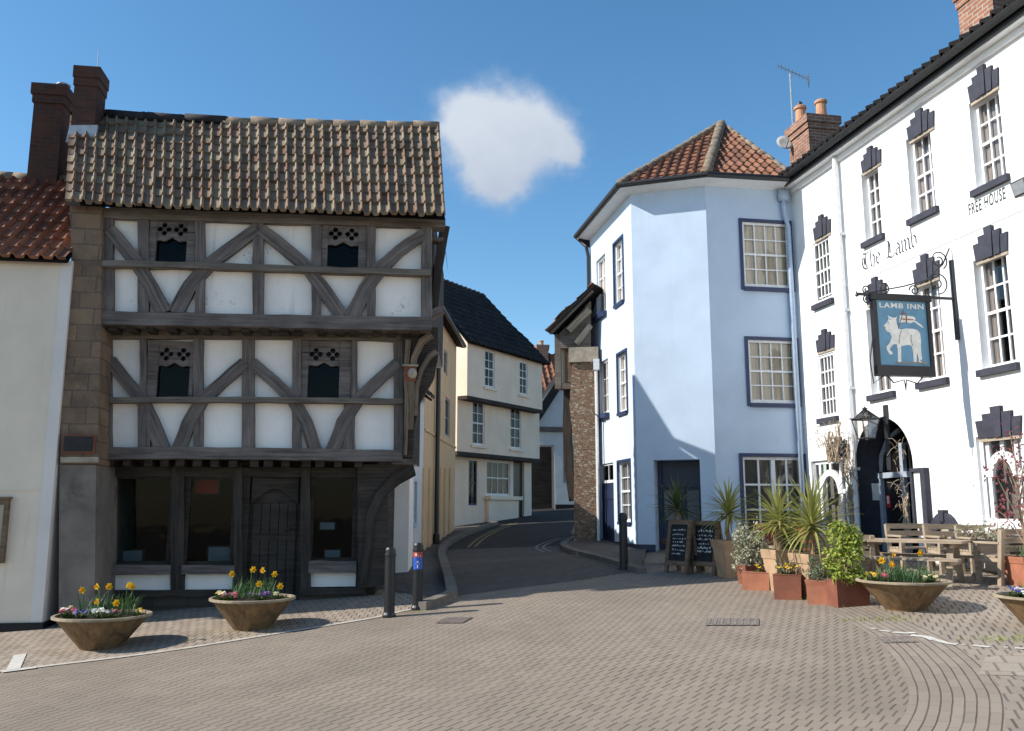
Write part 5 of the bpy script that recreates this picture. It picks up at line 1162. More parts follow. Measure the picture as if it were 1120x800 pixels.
# --- dark cellar arch low on the wall
b5=ir(1019,1046,558,586,-.05); cx=(b5[0]+b5[1])/2; hwv=(b5[1]-b5[0])/2; sp_=b5[2]-.3
mb=MB(); P=[(cx-hwv*math.cos(R(a)),sp_+(b5[3]-.12-sp_)*math.sin(R(a))**.8) for a in range(0,181,12)]; mb.strip(P,.16,-.08,.02); mb.box(cx-.06,cx+.06,-.10,.02,b5[3]-.18,b5[3]); mb.build('cellar_arch',M['key_navy'],inn,I,inn)
mb=MB(); mb.prism([(cx-hwv*.92*math.cos(R(a)),sp_+(b5[3]-.16-sp_)*math.sin(R(a))**.8) for a in range(0,181,12)],-.02,.01); mb.build('cellar_infill',M['capstone'],inn,I,inn)
# --- aerial and dish
d_=20.2; p=atworld(868,150,d_); q=atworld(867,80,d_); ae=Root('television_aerial','tall television aerial mast above the blue corner house roof','aerial',(p.x,p.y,p.z-1.0))
mb=MB(); hq=q.z-p.z+1.0; mb.tube([(0,0,0),(0,0,hq+.05)],.022,6); mb.build('mast',M['galv'],ae)
mb=MB(); e0=atworld(851,72,d_)-Vector((p.x,p.y,p.z-1)); e1_=atworld(886,88,d_)-Vector((p.x,p.y,p.z-1)); mb.tube([e0,e1_],.014,5)
for k in range(9):
    c_0=e0.lerp(e1_,k/9); mb.tube([c_0+Vector((-.05,-.16,0)),c_0+Vector((.05,.16,0))],.006,4)
mb.build('boom',M['galv'],ae)
mb=MB(); 
for i in range(4): mb.tube([e1_+Vector((-.1,-.18,-.10+.065*i)),e1_+Vector((.02,.18,-.10+.065*i))],.010,4)
for i in range(3): mb.tube([e1_+Vector((-.08+.05*i,-.16+.16*i,-.12)),e1_+Vector((-.08+.05*i,-.16+.16*i,.12))],.008,4)
mb.build('reflector',M['galv'],ae)
p=atworld(859,156,19.8); ds=Root('satellite_dish','small grey satellite dish beside the red brick chimney','dish',tuple(p))
mb=MB(); mb.lathe([(.0,-.035),(.12,-.028),(.21,.0),(.215,.006),(.12,-.02)],(0,0,0),16); mb.v=[Matrix.Rotation(R(70),3,'X')@v for v in mb.v]; mb.build('reflector',M['dish'],ds,smooth=True)
mb=MB(); mb.tube([(0,.03,0),(.25,.15,-.05),(.38,.18,-.25)],.02,6); mb.tube([(0,-.02,-.17),(0,-.25,-.05)],.01,5); mb.build('arm',M['black_iron'],ds)
# ================================================================= 5. houses along the street
# pale house right behind the timbered one
def plainhouse(root,fr,x0,x1,y1,z0,z1,m,holes=(),depth=.1,Y=0,name='wall'):
    mb=MB(); wall_holes(mb,x0,x1,z0,z1,Y,list(holes),depth); 
    mb.poly([(x1,Y,z0),(x1,y1,z0),(x1,y1,z1),(x1,Y,z1)]); mb.poly([(x0,y1,z0),(x0,Y,z0),(x0,Y,z1),(x0,y1,z1)]); mb.poly([(x1,y1,z0),(x0,y1,z0),(x0,y1,z1),(x1,y1,z1)]); mb.poly([(x0,Y,z1),(x1,Y,z1),(x1,y1,z1),(x0,y1,z1)])
    if Y>0 or True: mb.poly([(x0,y1,z0),(x1,y1,z0),(x1,Y,z0),(x0,Y,z0)])
    return mb.build(name,M[m],root,fr,root)
F0=Fr(-2.28,17.7,.45,math.atan2(1,.045)); a_=math.atan2(3.2,.16)
h0=Root('small_white_house','small white house with blue framed window hidden behind the timber framed corner','house',(-2.28,17.7,.45),a_); F0=Fr(-2.28,17.7,.45,a_)
wn0=F0.rect(446,455,527,572); plainhouse(h0,F0,0,3.2,4,-.6,3.75,'far_white',[wn0],.1)
fo=sash(F0,h0,*wn0,.04,2,2,split=False,m='white_paint'); surround(F0,h0,fo,*wn0,0,.07,'pipe_blue')
mb=MB(); x=F0.pick(436.5,565,-.06)[0]; x=max(.15,x); mb.tube([(x,-.07,3.6),(x,-.07,-.2)],.055,8); mb.box(x-.12,x+.12,-.2,-.01,-.4,.0); mb.build('downpipe',M['black'],h0,F0,h0)
tiles(h0,h0,[W(F0,0,-.2,3.75),W(F0,3.2,-.2,3.75),W(F0,3.2,2,5.2),W(F0,0,2,5.2)],.3,.4,.05,'tile_dark')
# ochre house
a_=math.atan2(27.4-20.9,-1.66+2.0); F1=Fr(-2.12,20.95,.75,a_)
h1=Root('ochre_house','tall ochre rendered house in shade with narrow blind windows and black downpipe','house',(-2.12,20.95,.75),a_)
L1=6.45; ze1=F1.pick(493,367,0)[1]; print('ochre eave',ze1+.75)
ws=[F1.rect(485.5,489.5,384,410) ,F1.rect(477,482,436,476),F1.rect(487,492,436,478)]
nw=[(2.2,2.9,3.9,5.0),(4.1,4.8,3.9,5.0),(1.9,2.6,2.2,3.3)]
nw=[(w_[0],w_[1],w_[2],w_[3]) for w_ in ws]
plainhouse(h1,F1,0,L1,5,-.7,ze1,'ochre_wall',nw,.06)
for h in nw: sash(F1,h1,*h,.03,1,2,curtain=('curtain_grey','full'),m='grey_paint',split=False,gl='dull_glass')
for px_ in (464,470.5,482,487,492.5):
    mb=MB(); x=F1.pick(px_,540,-.03)[0]; zt=F1.pick(px_,512,-.03)[1]; mb.box(x-.16,x+.16,-.05,.01,-.6,zt); mb.build('pilaster',M['ochre_wall'],h1,F1,h1)
mb=MB(); z=F1.pick(480,478,0)[1]; mb.box(.0,L1,-.03,.01,z-.06,z); mb.build('string_course',M['ochre_wall'],h1,F1,h1)
x=F1.pick(478,500,-.08)[0]; mb=MB(); mb.tube([(x,-.09,ze1-.2),(x,-.09,1.2),(x,-.09,-.3)],.06,8); mb.tube([(x,-.09,.2),(x,-.09,-.3)],.085,8); mb.build('downpipe',M['black'],h1,F1,h1)
x=F1.pick(466,460,-.08)[0]; 
r1=tiles(h1,h1,[W(F1,-.1,-.25,ze1-.05),W(F1,L1+.1,-.25,ze1-.05),W(F1,L1+.1,2.4,ze1+.55),W(F1,-.1,2.4,ze1+.55)],.3,.4,.03,'tile_dark')
mb=MB(); mb.tube([W(F1,0,-.27,ze1-.06),W(F1,L1,-.27,ze1-.06)],.06,8); mb.build('gutter',M['gutter'],r1,None,h1)
# jettied white house
a_=math.atan2(.85,.52); F2=Fr(-1.62,28.2,1.05,a_)
h2=Root('jettied_white_house','white rendered house with two overhanging storeys and steep dark roof along the lane','house',(-1.62,28.2,1.05),a_)
X0=F2.pick(511,410,0)[0]; X1=F2.pick(593,420,0)[0]; zt=(F2.pick(515,377,0)[1]+F2.pick(590,397,0)[1])/2; zb=(F2.pick(515,436,0)[1]+F2.pick(590,446,0)[1])/2
X0b=F2.pick(500,460,.35)[0]; X1b=F2.pick(590,470,.35)[0]; zb2=(F2.pick(505,494,.35)[1]+F2.pick(587,502,.35)[1])/2
print('jettied',X0,X1,zt,zb,zb2)
u1=[F2.rect(530.5,541,384,424),F2.rect(568.5,577,396,432)]; m1=[F2.rect(517,530,440,487,.35),F2.rect(558.5,570,447,491,.35)]; g1=[F2.rect(512.5,522,504,553,.7),F2.rect(532.5,558,505,542,.7)]; gdo=F2.rect(561.5,573.5,504,570,.7)
plainhouse(h2,F2,X0,X1,5,zb,zt,'street_white',u1,.08); plainhouse(h2,F2,X0b,X1b,5,zb2,zb-.002,'street_white',m1,.08,.35); plainhouse(h2,F2,X0b+.1,X1b-.02,5,-.8,zb2-.002,'street_white',g1+[(gdo[0],gdo[1],-.7,gdo[3])],.12,.7)
for h in u1+m1:
    Y=0 if h in u1 else .35; fo=sash(F2,h2,*h,Y+.03,2,4,m='white_trim',curtain=('curtain_grey','side'),gl='dull_glass'); q=MB(); q.box(h[0]-.1,h[1]+.1,Y-.06,Y+.03,h[2]-.1,h[2]-.01); q.build('sill',M['street_white'],fo,F2,h2)
sash(F2,h2,*g1[0],.74,2,4,m='navy',curtain=('curtain_grey','side'),gl='dull_glass'); sash(F2,h2,*g1[1],.74,4,2,m='white_trim',curtain=('curtain_grey','full'),gl='dull_glass')
mb=MB(); q=g1[1]; mb.box(q[0]-.15,q[1]+.5,.45,.7,q[2]-.16,q[2]-.03); mb.box(q[0]-.1,q[1]+.35,.55,.69,-.4,q[2]-.17); mb.build('bay_base',M['street_white'],h2,F2,h2)
mb=MB(); mb.box(gdo[0],gdo[1],.80,.85,-.6,gdo[3]); mb.build('door',M['black'],h2,F2,h2)
mb=MB(); mb.box(X0-.05,X1+.02,-.04,.34,zb-.12,zb-.004); mb.box(X0b-.05,X1b+.02,.30,.69,zb2-.14,zb2-.006); mb.build('jetty_beam',M['timber_dark'],h2,F2,h2)
rz_=F2.pick(525,321,2.6)[1]; Xh=F2.pick(527,321,2.6)[0]; Xn=X0-.25
tiles(h2,h2,[W(F2,Xn,-.22,zt),W(F2,X1+.2,-.22,zt),W(F2,Xh,2.6,rz_),W(F2,Xn,2.6,rz_)],.3,.33,.03,'tile_dark'); print('hip',Xh,X1,rz_)
tiles(h2,h2,[W(F2,X1+.2,-.22,zt),W(F2,X1+.2,5.2,zt),W(F2,Xh,2.6,rz_)],.4,.5,.03,'tile_dark'); tiles(h2,h2,[W(F2,X1+.2,5.2,zt),W(F2,Xn,5.2,zt),W(F2,Xn,2.6,rz_),W(F2,Xh,2.6,rz_)],.4,.5,.03,'tile_dark')
mb=MB(); mb.poly([(X0,.0,zt),(X0,5,zt),(X0,2.6,rz_-.08)]); mb.build('gable',M['street_white'],h2,F2,h2)
# far gabled white house closing the lane and an orange-roofed one behind
h3=Root('far_white_house','far white gabled house with dark garage opening closing the end of the lane','house',(2.2,37,1.5),R(6)); F3=Fr(2.2,37,1.5,R(6))
A=F3.pick(588,560,0); B=F3.pick(640,560,0)[0]+2; ap=F3.pick(632,388,0); lf=F3.pick(589,458,0)
gr=F3.rect(579,607,487,572); wn3=F3.rect(615,633,487,530)
mb=MB(); wall_holes(mb,gr[0]-.1,B,-.8,lf[1],0,[(gr[0],gr[1],-.8,gr[3]),wn3],.4); mb.poly([(gr[0]-.1,0,lf[1]+.001),(B,0,lf[1]+.001),(B,0,ap[1]-1),(ap[0],0,ap[1])]); mb.box(gr[0]-.1,B,1.5,6,-.8,lf[1]-.01); mb.build('wall',M['far_white'],h3,F3,h3)
mb=MB(); mb.box(gr[0],gr[1],.9,1.0,-.8,gr[3]); mb.build('garage_recess',M['timber_dark'],h3,F3,h3)
mb=MB(); z=F3.pick(610,470,0)[1]; mb.box(gr[0]-.1,B,-.12,.0,z-.1,z+.1); mb.build('fascia',M['timber'],h3,F3,h3)
mb=MB(); mb.box(gr[1],B,-.04,.01,-.8,F3.pick(615,552,0)[1]); mb.build('plinth',M['plinth_black'],h3,F3,h3)
fo=sash(F3,h3,*wn3,.06,2,2,curtain=('curtain_white','full'))
mb=MB(); mb.strip([(lf[0]-.3,lf[1]-.3),(ap[0],ap[1])],.34,-.25,.05); mb.build('bargeboard',M['plinth_black'],h3,F3,h3)
tiles(h3,h3,[W(F3,lf[0]-.3,6,lf[1]-.3),W(F3,lf[0]-.3,-.25,lf[1]-.3),W(F3,ap[0],-.25,ap[1]),W(F3,ap[0],6,ap[1])],.4,.5,.05,'tile_dark')
h4=Root('orange_roofed_house','distant house with orange tiled roof and small brick chimney beyond the lane','house',(3,44,1.8),R(10)); F4=Fr(3,44,1.8,R(10))
a=F4.pick(590,448,0); b_=F4.pick(640,448,0); t4=F4.pick(600,388,3)
mb=MB(); mb.box(a[0]-1,b_[0]+2,.2,6,-1.5,a[1]); mb.build('wall',M['far_white'],h4,F4,h4)
r4=tiles(h4,h4,[W(F4,a[0]-1,-.2,a[1]),W(F4,b_[0]+2,-.2,a[1]),W(F4,b_[0]+2,3,t4[1]),W(F4,a[0]-1,3,t4[1])],.32,.42,.09,'tile_orange')
q=F4.pick(587,390,2.6); q2=F4.pick(599,390,2.6); tp=F4.pick(593,378,2.6)[1]
chimney(h4,r4,F4,q[0],q2[0],2.4,3.2,t4[1]-1,tp,'brick_red',.05,[((q[0]+q2[0])/2,2.8,.3,.14,'pot_clay')])
# rubble pier and jettied gable on the right of the lane
h5=Root('rubble_pier_house','old house with rubble stone pier under a jettied timber gable beside the blue house','house',(1.7,20.7,.9),R(-9)); F5=Fr(1.7,20.7,.9,R(-9))
a=F5.rect(627,650,396,600); zc=a[3]
mb=MB(); mb.prism([(a[0]-.02,-.8),(a[1]+.05,-.8),(a[1]+.05,zc),(a[0],zc),(a[0]-.08,zc*.75),(a[0]+.02,zc*.5)],0,.75); mb.build('rubble_pier',M['rubble'],h5,F5,h5)
c5=F5.rect(622,652,380,396,-.06); mb=MB(); mb.box(c5[0],c5[1]+.05,-.08,.8,c5[2],c5[3]); mb.build('capstone',M['capstone'],h5,F5,h5)
v0=F5.pick(600,364,-.15); v1=F5.pick(645,319,-.15)
mb=MB(); mb.strip([(v0[0],v0[1]),(v1[0]+.05,v1[1]+(v1[1]-v0[1])/(v1[0]-v0[0])*.05)],.13,-.17,-.08); mb.build('bargeboard',M['timber_grey'],h5,F5,h5)
mb=MB(); P0=F5.pick(622,362,0); P1=F5.pick(645,339,0); mb.strip([P0,P1],.14,-.06,.1); P0=F5.pick(630,376,0); P1=F5.pick(646,356,0); mb.strip([P0,P1],.12,-.05,.1); mb.build('gable_strut',M['wood_bench'],h5,F5,h5)
mb=MB(); q=[F5.pick(612,366,.05),F5.pick(646,329,.05),F5.pick(646,381,.05),F5.pick(612,381,.05)]; mb.prism([(x,z) for x,z in q],.05,.3); mb.build('gable_infill',M['timber_grey'],h5,F5,h5)
sl5=(v1[1]-v0[1])/(v1[0]-v0[0])
tiles(h5,h5,[W(F5,v0[0]-.05+2.2,6,v0[1]+.03),W(F5,v0[0]-.05,-.22,v0[1]+.03),W(F5,v1[0]+.1,-.22,v1[1]+.1*sl5+.08),W(F5,v1[0]+.1+2.2,6,v1[1]+.1*sl5+.08)],.3,.35,.05,'tile_blue')
SK=2.6
def skbox(mb,x0,x1,y0,y1,z0,z1,k=SK/6):
    vs=[(x0+k*y0,y0,z0),(x1+k*y0,y0,z0),(x1+k*y1,y1,z0),(x0+k*y1,y1,z0),(x0+k*y0,y0,z1),(x1+k*y0,y0,z1),(x1+k*y1,y1,z1),(x0+k*y1,y1,z1)]
    mb.raw(vs,[(0,3,2,1),(4,5,6,7),(0,1,5,4),(2,3,7,6),(1,2,6,5),(3,0,4,7)])
mb=MB(); q=F5.rect(608,623,366,426,.2); skbox(mb,q[0]-.05,q[1]+.1,.25,3.5,q[2],q[3]+.2,.36); mb.build('jetty_wall',M['street_white'],h5,F5,h5)
mb=MB(); mb.box(q[0]-.02,q[0]+.13,.12,.25,q[2],q[3]); mb.box(q[0]+.13,q[1]+.1,.13,.25,q[2],q[2]+.14); mb.build('jetty_frame',M['timber_grey'],h5,F5,h5)
mb=MB(); q3=F5.rect(618,625,382,418,.15); mb.box(q3[0],q3[1],.17,.24,q3[2],q3[3]); mb.build('orange_board',M['wood_board'],h5,F5,h5)
mb=MB(); P=[F5.pick(x,y,.3) for x,y in ((621,425),(620,470),(622,515),(627,548))]; mb.strip(P,.2,.28,.5); mb.build('curved_bracket',M['timber_dark'],h5,F5,h5)
mb=MB(); skbox(mb,a[0]-.15,a[1]-.1,.76,6,-.8,zc+.3); mb.build('wall',M['street_white'],h5,F5,h5)
mb=MB(); x,z=F5.pick(652,400,-.05); mb.box(x-.06,x+.08,-.18,-.04,z-.12,z+.14); mb.tube([(x,-.11,z-.1),(x,-.11,-.2)],.04,6); mb.build('downpipe',M['pipe_white'],h5,F5,h5)
# ================================================================= 6. street furniture and plants
def rnd(a,b): return random.uniform(a,b)
def bollard(px,py,h,r,label,m='black',sticker=False,group=None):
    p=gp(px,py); b=Root('bollard',label,'bollard',tuple(p),0,group)
    mb=MB(); mb.lathe([(r*1.25,-.05),(r*1.25,.03),(r*1.02,.06),(r,.10),(r*.97,h*.86),(r*1.08,h*.87),(r*1.08,h*.90),(r*.97,h*.91),(r*.95,h*.96),(r*.75,h*.99),(0,h)],(0,0,0),18); mb.build('post',M[m],b)
    if sticker:
        for z0,z1,mm,nm in ((h*.60,h*.78,'blue_sticker','blue_sticker'),(h*.78,h*.86,'red_sticker','red_sticker')):
            mb=MB(); n=9
            for k in range(n):
                a0=R(-150+120*k/n); a1=R(-150+120*(k+1)/n); q=r*1.015
                mb.poly([(q*math.cos(a0),q*math.sin(a0),z0),(q*math.cos(a1),q*math.sin(a1),z0),(q*math.cos(a1),q*math.sin(a1),z1),(q*math.cos(a0),q*math.sin(a0),z1)])
            s_=mb.build(nm,M[mm],b)
            mb=MB(); q=r*1.03
            def arc(x0,x1,za,zb):
                aa=R(-90)+x0/q; ab=R(-90)+x1/q
                mb.poly([(q*math.cos(aa),q*math.sin(aa),za),(q*math.cos(ab),q*math.sin(ab),za),(q*math.cos(ab),q*math.sin(ab),zb),(q*math.cos(aa),q*math.sin(aa),zb)])
            if 'blue' in nm:
                arc(-.008,.008,h*.62,h*.67); arc(-.024,.024,h*.672,h*.70); arc(-.012,.012,h*.702,h*.725); arc(-.045,.045,h*.745,h*.752)
            else:
                arc(-.04,-.01,h*.80,h*.84); arc(.005,.04,h*.79,h*.81)
            mb.build('sticker_print',M['paper'],s_)
    return b
M['blue_sticker']=flat('blue_sticker',(.015,.09,.42),.4,.5); M['red_sticker']=flat('red_sticker',(.42,.05,.035),.4,.5)
bollard(425.5,675,.90,.072,'plain black bollard on the pavement edge at the corner of the timber framed house')
bollard(456.5,667,.90,.072,'black bollard with a blue and red sticker beside the low left kerb',sticker=True)
bollard(682.5,623,.98,.075,'shaded black bollard close to the blue house wall by the lane')
# ---- concrete flower bowls
def bowl(px,py,wpx,label,hk=.34):
    p=gp(px,py); d=p.y*cP+(p.z-CAMZ)*sP; r=wpx/2/F*d*1.03; rb=r*.42; h=r*hk*2
    b=Root('flower_bowl',label,'planter',tuple(p),0,'concrete flower bowls round the square')
    mb=MB(); mb.lathe([(rb,-.06),(rb,0),(rb*1.05,.015),(r*.93,h*.92),(r*.95,h*.925)],(0,0,0),36); o=mb.build('body',M['concrete_bowl'],b,smooth=False)
    mb=MB(); mb.lathe([(r*.951,h*.92),(r,h*.935),(r,h),(r*.985,h*1.012),(r*.93,h*1.01),(r*.92,h*.9)],(0,0,0),36); mb.build('rim',M['bowl_rim'],b)
    mb=MB(); mb.lathe([(r*.925,h*.93),(r*.6,h*.97),(0,h*.99)],(0,0,0),24); mb.build('soil',M['soil'],b)
    return p,r,h
def blade(mb,base,az,L_,lean,w,curl=.6,n=5,mi=0):
    """strap leaf: rises and bends outward"""
    P=[Vector(base)]; el=R(90)-lean; d=Vector((math.cos(az),math.sin(az),0)); st=L_/n
    for i in range(n):
        e=el-curl*(i/n)**1.3; P.append(P[-1]+(d*math.cos(e)+Vector((0,0,math.sin(e))))*st)
    a=Vector((-math.sin(az),math.cos(az),0)); 
    vs=[];fs=[]
    for i,p in enumerate(P):
        ww=w*(.55+.45*min(1,i/1.5))*(1-(i/n)**2.2)+.0008; up=Vector((0,0,ww*.25)); vs+= [p-a*ww/2+up,p,p+a*ww/2+up]
    for i in range(n): k=3*i; fs+= [(k,k+1,k+4,k+3),(k+1,k+2,k+5,k+4)]
    mb.raw(vs,fs,mi)
def daffodil(pos,label,h=.26,group='daffodils',face=None,small=False):
    r=Root('daffodil',label,'flower',tuple(pos),0,group); az=rnd(0,6.28); fa=face if face is not None else rnd(-2.6,-.5)
    tip=Vector((rnd(-.03,.03),rnd(-.03,.03),h)); d=Vector((math.cos(fa),math.sin(fa),-.1)).normalized(); hd=tip+d*.03
    mb=MB(); mb.tube([(0,0,0),tip*.6+Vector((0,0,0)),tip,hd],.0055,5); mb.build('stem',M['leaf_bulb'],r)
    a=d.cross(Vector((0,0,1))).normalized(); b_=a.cross(d); mb=MB(); k=.66 if small else 1
    for i in range(6):
        t=R(60*i+10*(i%2)); o=a*math.cos(t)+b_*math.sin(t); s_=a*-math.sin(t)+b_*math.cos(t)
        mb.poly([hd,hd+o*.027*k+s_*.017*k+d*.006,hd+o*.048*k+d*rnd(-.006,.014),hd+o*.027*k-s_*.017*k+d*.006])
    pe=mb.build('petals',M['daff'],r)
    mb=MB(); n=8; vs=[];fs=[]
    for z,rr in ((0,.010),(.022,.013),(.036,.020)):
        for i in range(n): t=2*math.pi*i/n; vs.append(hd+d*z*k+(a*math.cos(t)+b_*math.sin(t))*rr*k)
    for j in range(2):
        for i in range(n): fs.append((j*n+i,j*n+(i+1)%n,(j+1)*n+(i+1)%n,(j+1)*n+i))
    mb.raw(vs,fs); mb.build('trumpet',M['daff_cup'],r)
    return r
def bulb_leaves(c,r,n,h0,h1,label,m='leaf_bulb',w=.016,lean=.5):
    t=Root('bulb_leaves',label,'foliage',tuple(c)); mb=MB()
    for _ in range(n):
        a=rnd(0,6.28); q=r*math.sqrt(random.random()); blade(mb,(q*math.cos(a),q*math.sin(a),0),rnd(0,6.28),rnd(h0,h1),rnd(.05,lean),w*rnd(.7,1.2),rnd(.2,.9))
    mb.build('leaves',M[m],t); return t
def bedding(c,r,n,col,label,cat='flower',h=.05,fl=.024,cup=None,group=None):
    """a low bedding plant: leaf rosette and open flowers"""
    t=Root('bedding_plant',label,cat,tuple(c),0,group); mb=MB()
    for _ in range(int(26*max(1,r/.07))):
        a=rnd(0,6.28); blade(mb,(rnd(-r,r)*.5,rnd(-r,r)*.5,0),a,rnd(.05,.09),rnd(.5,1.3),.026,.5,3)
    mb.build('leaves',M['leaf_dark'],t); mb=MB(); cb=MB()
    for i in range(n):
        a=rnd(0,6.28); q=r*math.sqrt(rnd(0,1)); ctr=Vector((q*math.cos(a),q*math.sin(a),h+rnd(0,.04)+.02*(1-q/r)))
        nm=Vector((rnd(-.5,.5),rnd(-1.1,-.1),rnd(.5,1))).normalized(); u=nm.orthogonal().normalized(); v=nm.cross(u)
        for k in range(5):
            t0=R(72*k); o=u*math.cos(t0)+v*math.sin(t0); s_=v*math.cos(t0)-u*math.sin(t0); f_=fl*rnd(.8,1.2)
            mb.poly([ctr+nm*.002*k,ctr+o*f_*.6+s_*f_*.5+nm*.002*k,ctr+o*f_*1.1+nm*(.002*k-.003),ctr+o*f_*.6-s_*f_*.5+nm*.002*k])
        cb.poly([ctr+nm*.012+(u*math.cos(R(60*k))+v*math.sin(R(60*k)))*fl*.22 for k in range(6)])
    f_=mb.build('petals',FLW[col],t); cb.build('flower_eyes',FLW['yellow' if col!='yellow' else 'plum'],f_); return t
# left bowls
def on(p,r,h,dx,dy,dz=0): return (p.x+dx*r,p.y+dy*r,p.z+h*.97+dz)
p,r,h=bowl(110,708,99,'brown concrete flower bowl with daffodils before the stone end wall',.34)
wl_='of the flower bowl before the stone end wall'
for i,(dx,dy,hh,lb) in enumerate(((-.38,-.1,.30,'leftmost yellow daffodil '+wl_),(-.22,.15,.33,'second yellow daffodil from the left '+wl_),(.06,.0,.34,'tallest middle yellow daffodil '+wl_),(.09,-.35,.18,'low yellow daffodil near the front '+wl_),(.42,.1,.35,'paired daffodil left of the last one '+wl_),(.56,.0,.34,'rightmost upright yellow daffodil '+wl_),(.44,-.35,.17,'drooping daffodil low at the right '+wl_))): daffodil(on(p,r,h,dx,dy),lb,hh)
bulb_leaves(on(p,r,h,.05,.15),r*.62,120,.14,.32,'green bulb leaves filling the bowl before the stone end wall')
bedding(on(p,r,h,-.55,-.35),.10,11,'pink','crimson and pink primroses at the left of the bowl before the stone end wall'); bedding(on(p,r,h,-.70,-.30),.06,5,'white','white primroses at the left rim of the bowl before the stone end wall')
bedding(on(p,r,h,-.26,-.45),.08,8,'blue','violet blue pansies in the bowl before the stone end wall'); bedding(on(p,r,h,.15,-.45),.11,14,'white','white primroses at the middle of the bowl before the stone end wall')
bedding(on(p,r,h,.46,-.45),.09,9,'plum','dark plum pansies at the right of the bowl before the stone end wall'); bedding(on(p,r,h,.80,-.15),.05,2,'yellow','tiny yellow pansies at the right rim of the bowl before the stone end wall'); bedding(on(p,r,h,-.80,.1),.06,3,'cream','pale pansies at the far left rim of the bowl before the stone end wall')
p,r,h=bowl(275,687.5,89,'mossy dark concrete flower bowl before the plank door',hk=.36)
wl_='of the flower bowl before the plank door'
for dx,dy,hh,lb in ((-.45,.0,.31,'leftmost yellow daffodil '+wl_),(-.09,.05,.36,'large yellow daffodil at the top '+wl_),(.22,.05,.35,'daffodil with a paler star '+wl_),(.48,.05,.30,'rightmost yellow daffodil '+wl_),(.15,-.2,.19,'short yellow daffodil among leaves '+wl_),(.64,-.1,.16,'small daffodil low at the right '+wl_)): daffodil(on(p,r,h,dx,dy),lb,hh)
bulb_leaves(on(p,r,h,.05,.15),r*.6,120,.14,.31,'green bulb leaves filling the bowl before the plank door')
bedding(on(p,r,h,-.42,-.35),.10,10,'pink','crimson primroses in the bowl before the plank door'); bedding(on(p,r,h,-.56,-.28),.09,8,'white','white primroses at the left of the bowl before the plank door'); bedding(on(p,r,h,.28,-.40),.13,15,'purple','purple pansies at the right of the bowl before the plank door')
bedding(on(p,r,h,-.75,-.2),.05,4,'yellow','yellow pansies at the left rim of the bowl before the plank door'); bedding(on(p,r,h,-.62,-.45),.05,3,'cream','cream pansies at the front left rim of the bowl before the plank door'); bedding(on(p,r,h,.7,-.2),.07,2,'cream','fading pale pansies at the right rim of the bowl before the plank door')
# right bowls
p,r,h=bowl(990,666.5,95,'pale brown concrete flower bowl at the edge of the inn terrace',.32)
wl_='of the bowl at the edge of the inn terrace'
for dx,dy,hh,lb in ((-.55,-.1,.24,'low left yellow daffodil '+wl_),(-.30,-.1,.30,'large double headed yellow daffodil '+wl_),(-.36,-.25,.20,'yellow daffodil under the tallest '+wl_),(.42,.1,.32,'lone yellow daffodil at the right '+wl_)): daffodil(on(p,r,h,dx,dy),lb,hh)
bulb_leaves(on(p,r,h,.05,.0),r*.62,260,.10,.24,'dense green foliage filling the bowl at the edge of the inn terrace','leaf_bulb',.013,.9)
bedding(on(p,r,h,.42,-.42),.07,4,'cream','pale pansies at the right of the bowl at the terrace edge'); bedding(on(p,r,h,.22,-.6),.05,3,'cream','cream pansies at the front of the bowl at the terrace edge'); bedding(on(p,r,h,-.70,-.1),.08,5,'yellow','yellow green pansies at the left rim of the bowl at the terrace edge'); bedding(on(p,r,h,-.55,-.4),.06,3,'pink','pinkish pansies at the left of the bowl at the terrace edge')
p,r,h=bowl(1144,686,95,'concrete flower bowl of pansies cut by the right edge of the view',.34)
bedding(on(p,r,h,-.72,-.15),.10,9,'blue','deep violet pansies at the left rim of the bowl at the right edge'); bedding(on(p,r,h,-.45,-.25),.14,16,'white','white pansies crowding the bowl at the right edge'); bedding(on(p,r,h,-.40,-.5),.12,10,'cream','cream and yellow pansies in the bowl at the right edge'); bedding(on(p,r,h,-.35,.1),.12,8,'purple','purple pansies at the back of the bowl at the right edge')
bulb_leaves(on(p,r,h,0,.1),r*.6,60,.1,.2,'green leaves in the bowl of pansies at the right edge')
# ---- terrace pots
def square_pot(px,py,w0,w1,h,label,m,name='square_pot',rz=.0,soil=True,cat='pot',lip=True,ratio=1.0):
    p=gp(px,py); b=Root(name,label,cat,tuple(p),rz); d=ratio
    a,c=w0/2,w1/2; mb=MB()
    def fr_(h0,h1,q0,q1):
        vs=[(-q0,-q0*d,h0),(q0,-q0*d,h0),(q0,q0*d,h0),(-q0,q0*d,h0),(-q1,-q1*d,h1),(q1,-q1*d,h1),(q1,q1*d,h1),(-q1,q1*d,h1)]
        mb.raw(vs,[(0,3,2,1),(0,1,5,4),(2,3,7,6),(1,2,6,5),(3,0,4,7)])
    hl=h*.80 if lip else h-.004
    k=a+(c-a)*.8 if lip else c
    fr_(-.05,hl,a,k); 
    if lip: fr_(hl,h,c*.99,c*1.06)
    q=c*1.06 if lip else c; t=.04
    for (x0,x1,y0,y1) in ((-q,q,-q*d,-q*d+t),(-q,q,q*d-t,q*d),(-q,-q+t,-q*d+t,q*d-t),(q-t,q,-q*d+t,q*d-t)): mb.box(x0,x1,y0,y1,h,h+.012)
    mb.build('body',M[m],b)
    mb=MB(); mb.poly([(-q+t,-q*d+t,h+.006),(q-t,-q*d+t,h+.006),(q-t,q*d-t,h+.006),(-q+t,q*d-t,h+.006)]); mb.build('soil',M['soil'],b); return p,h
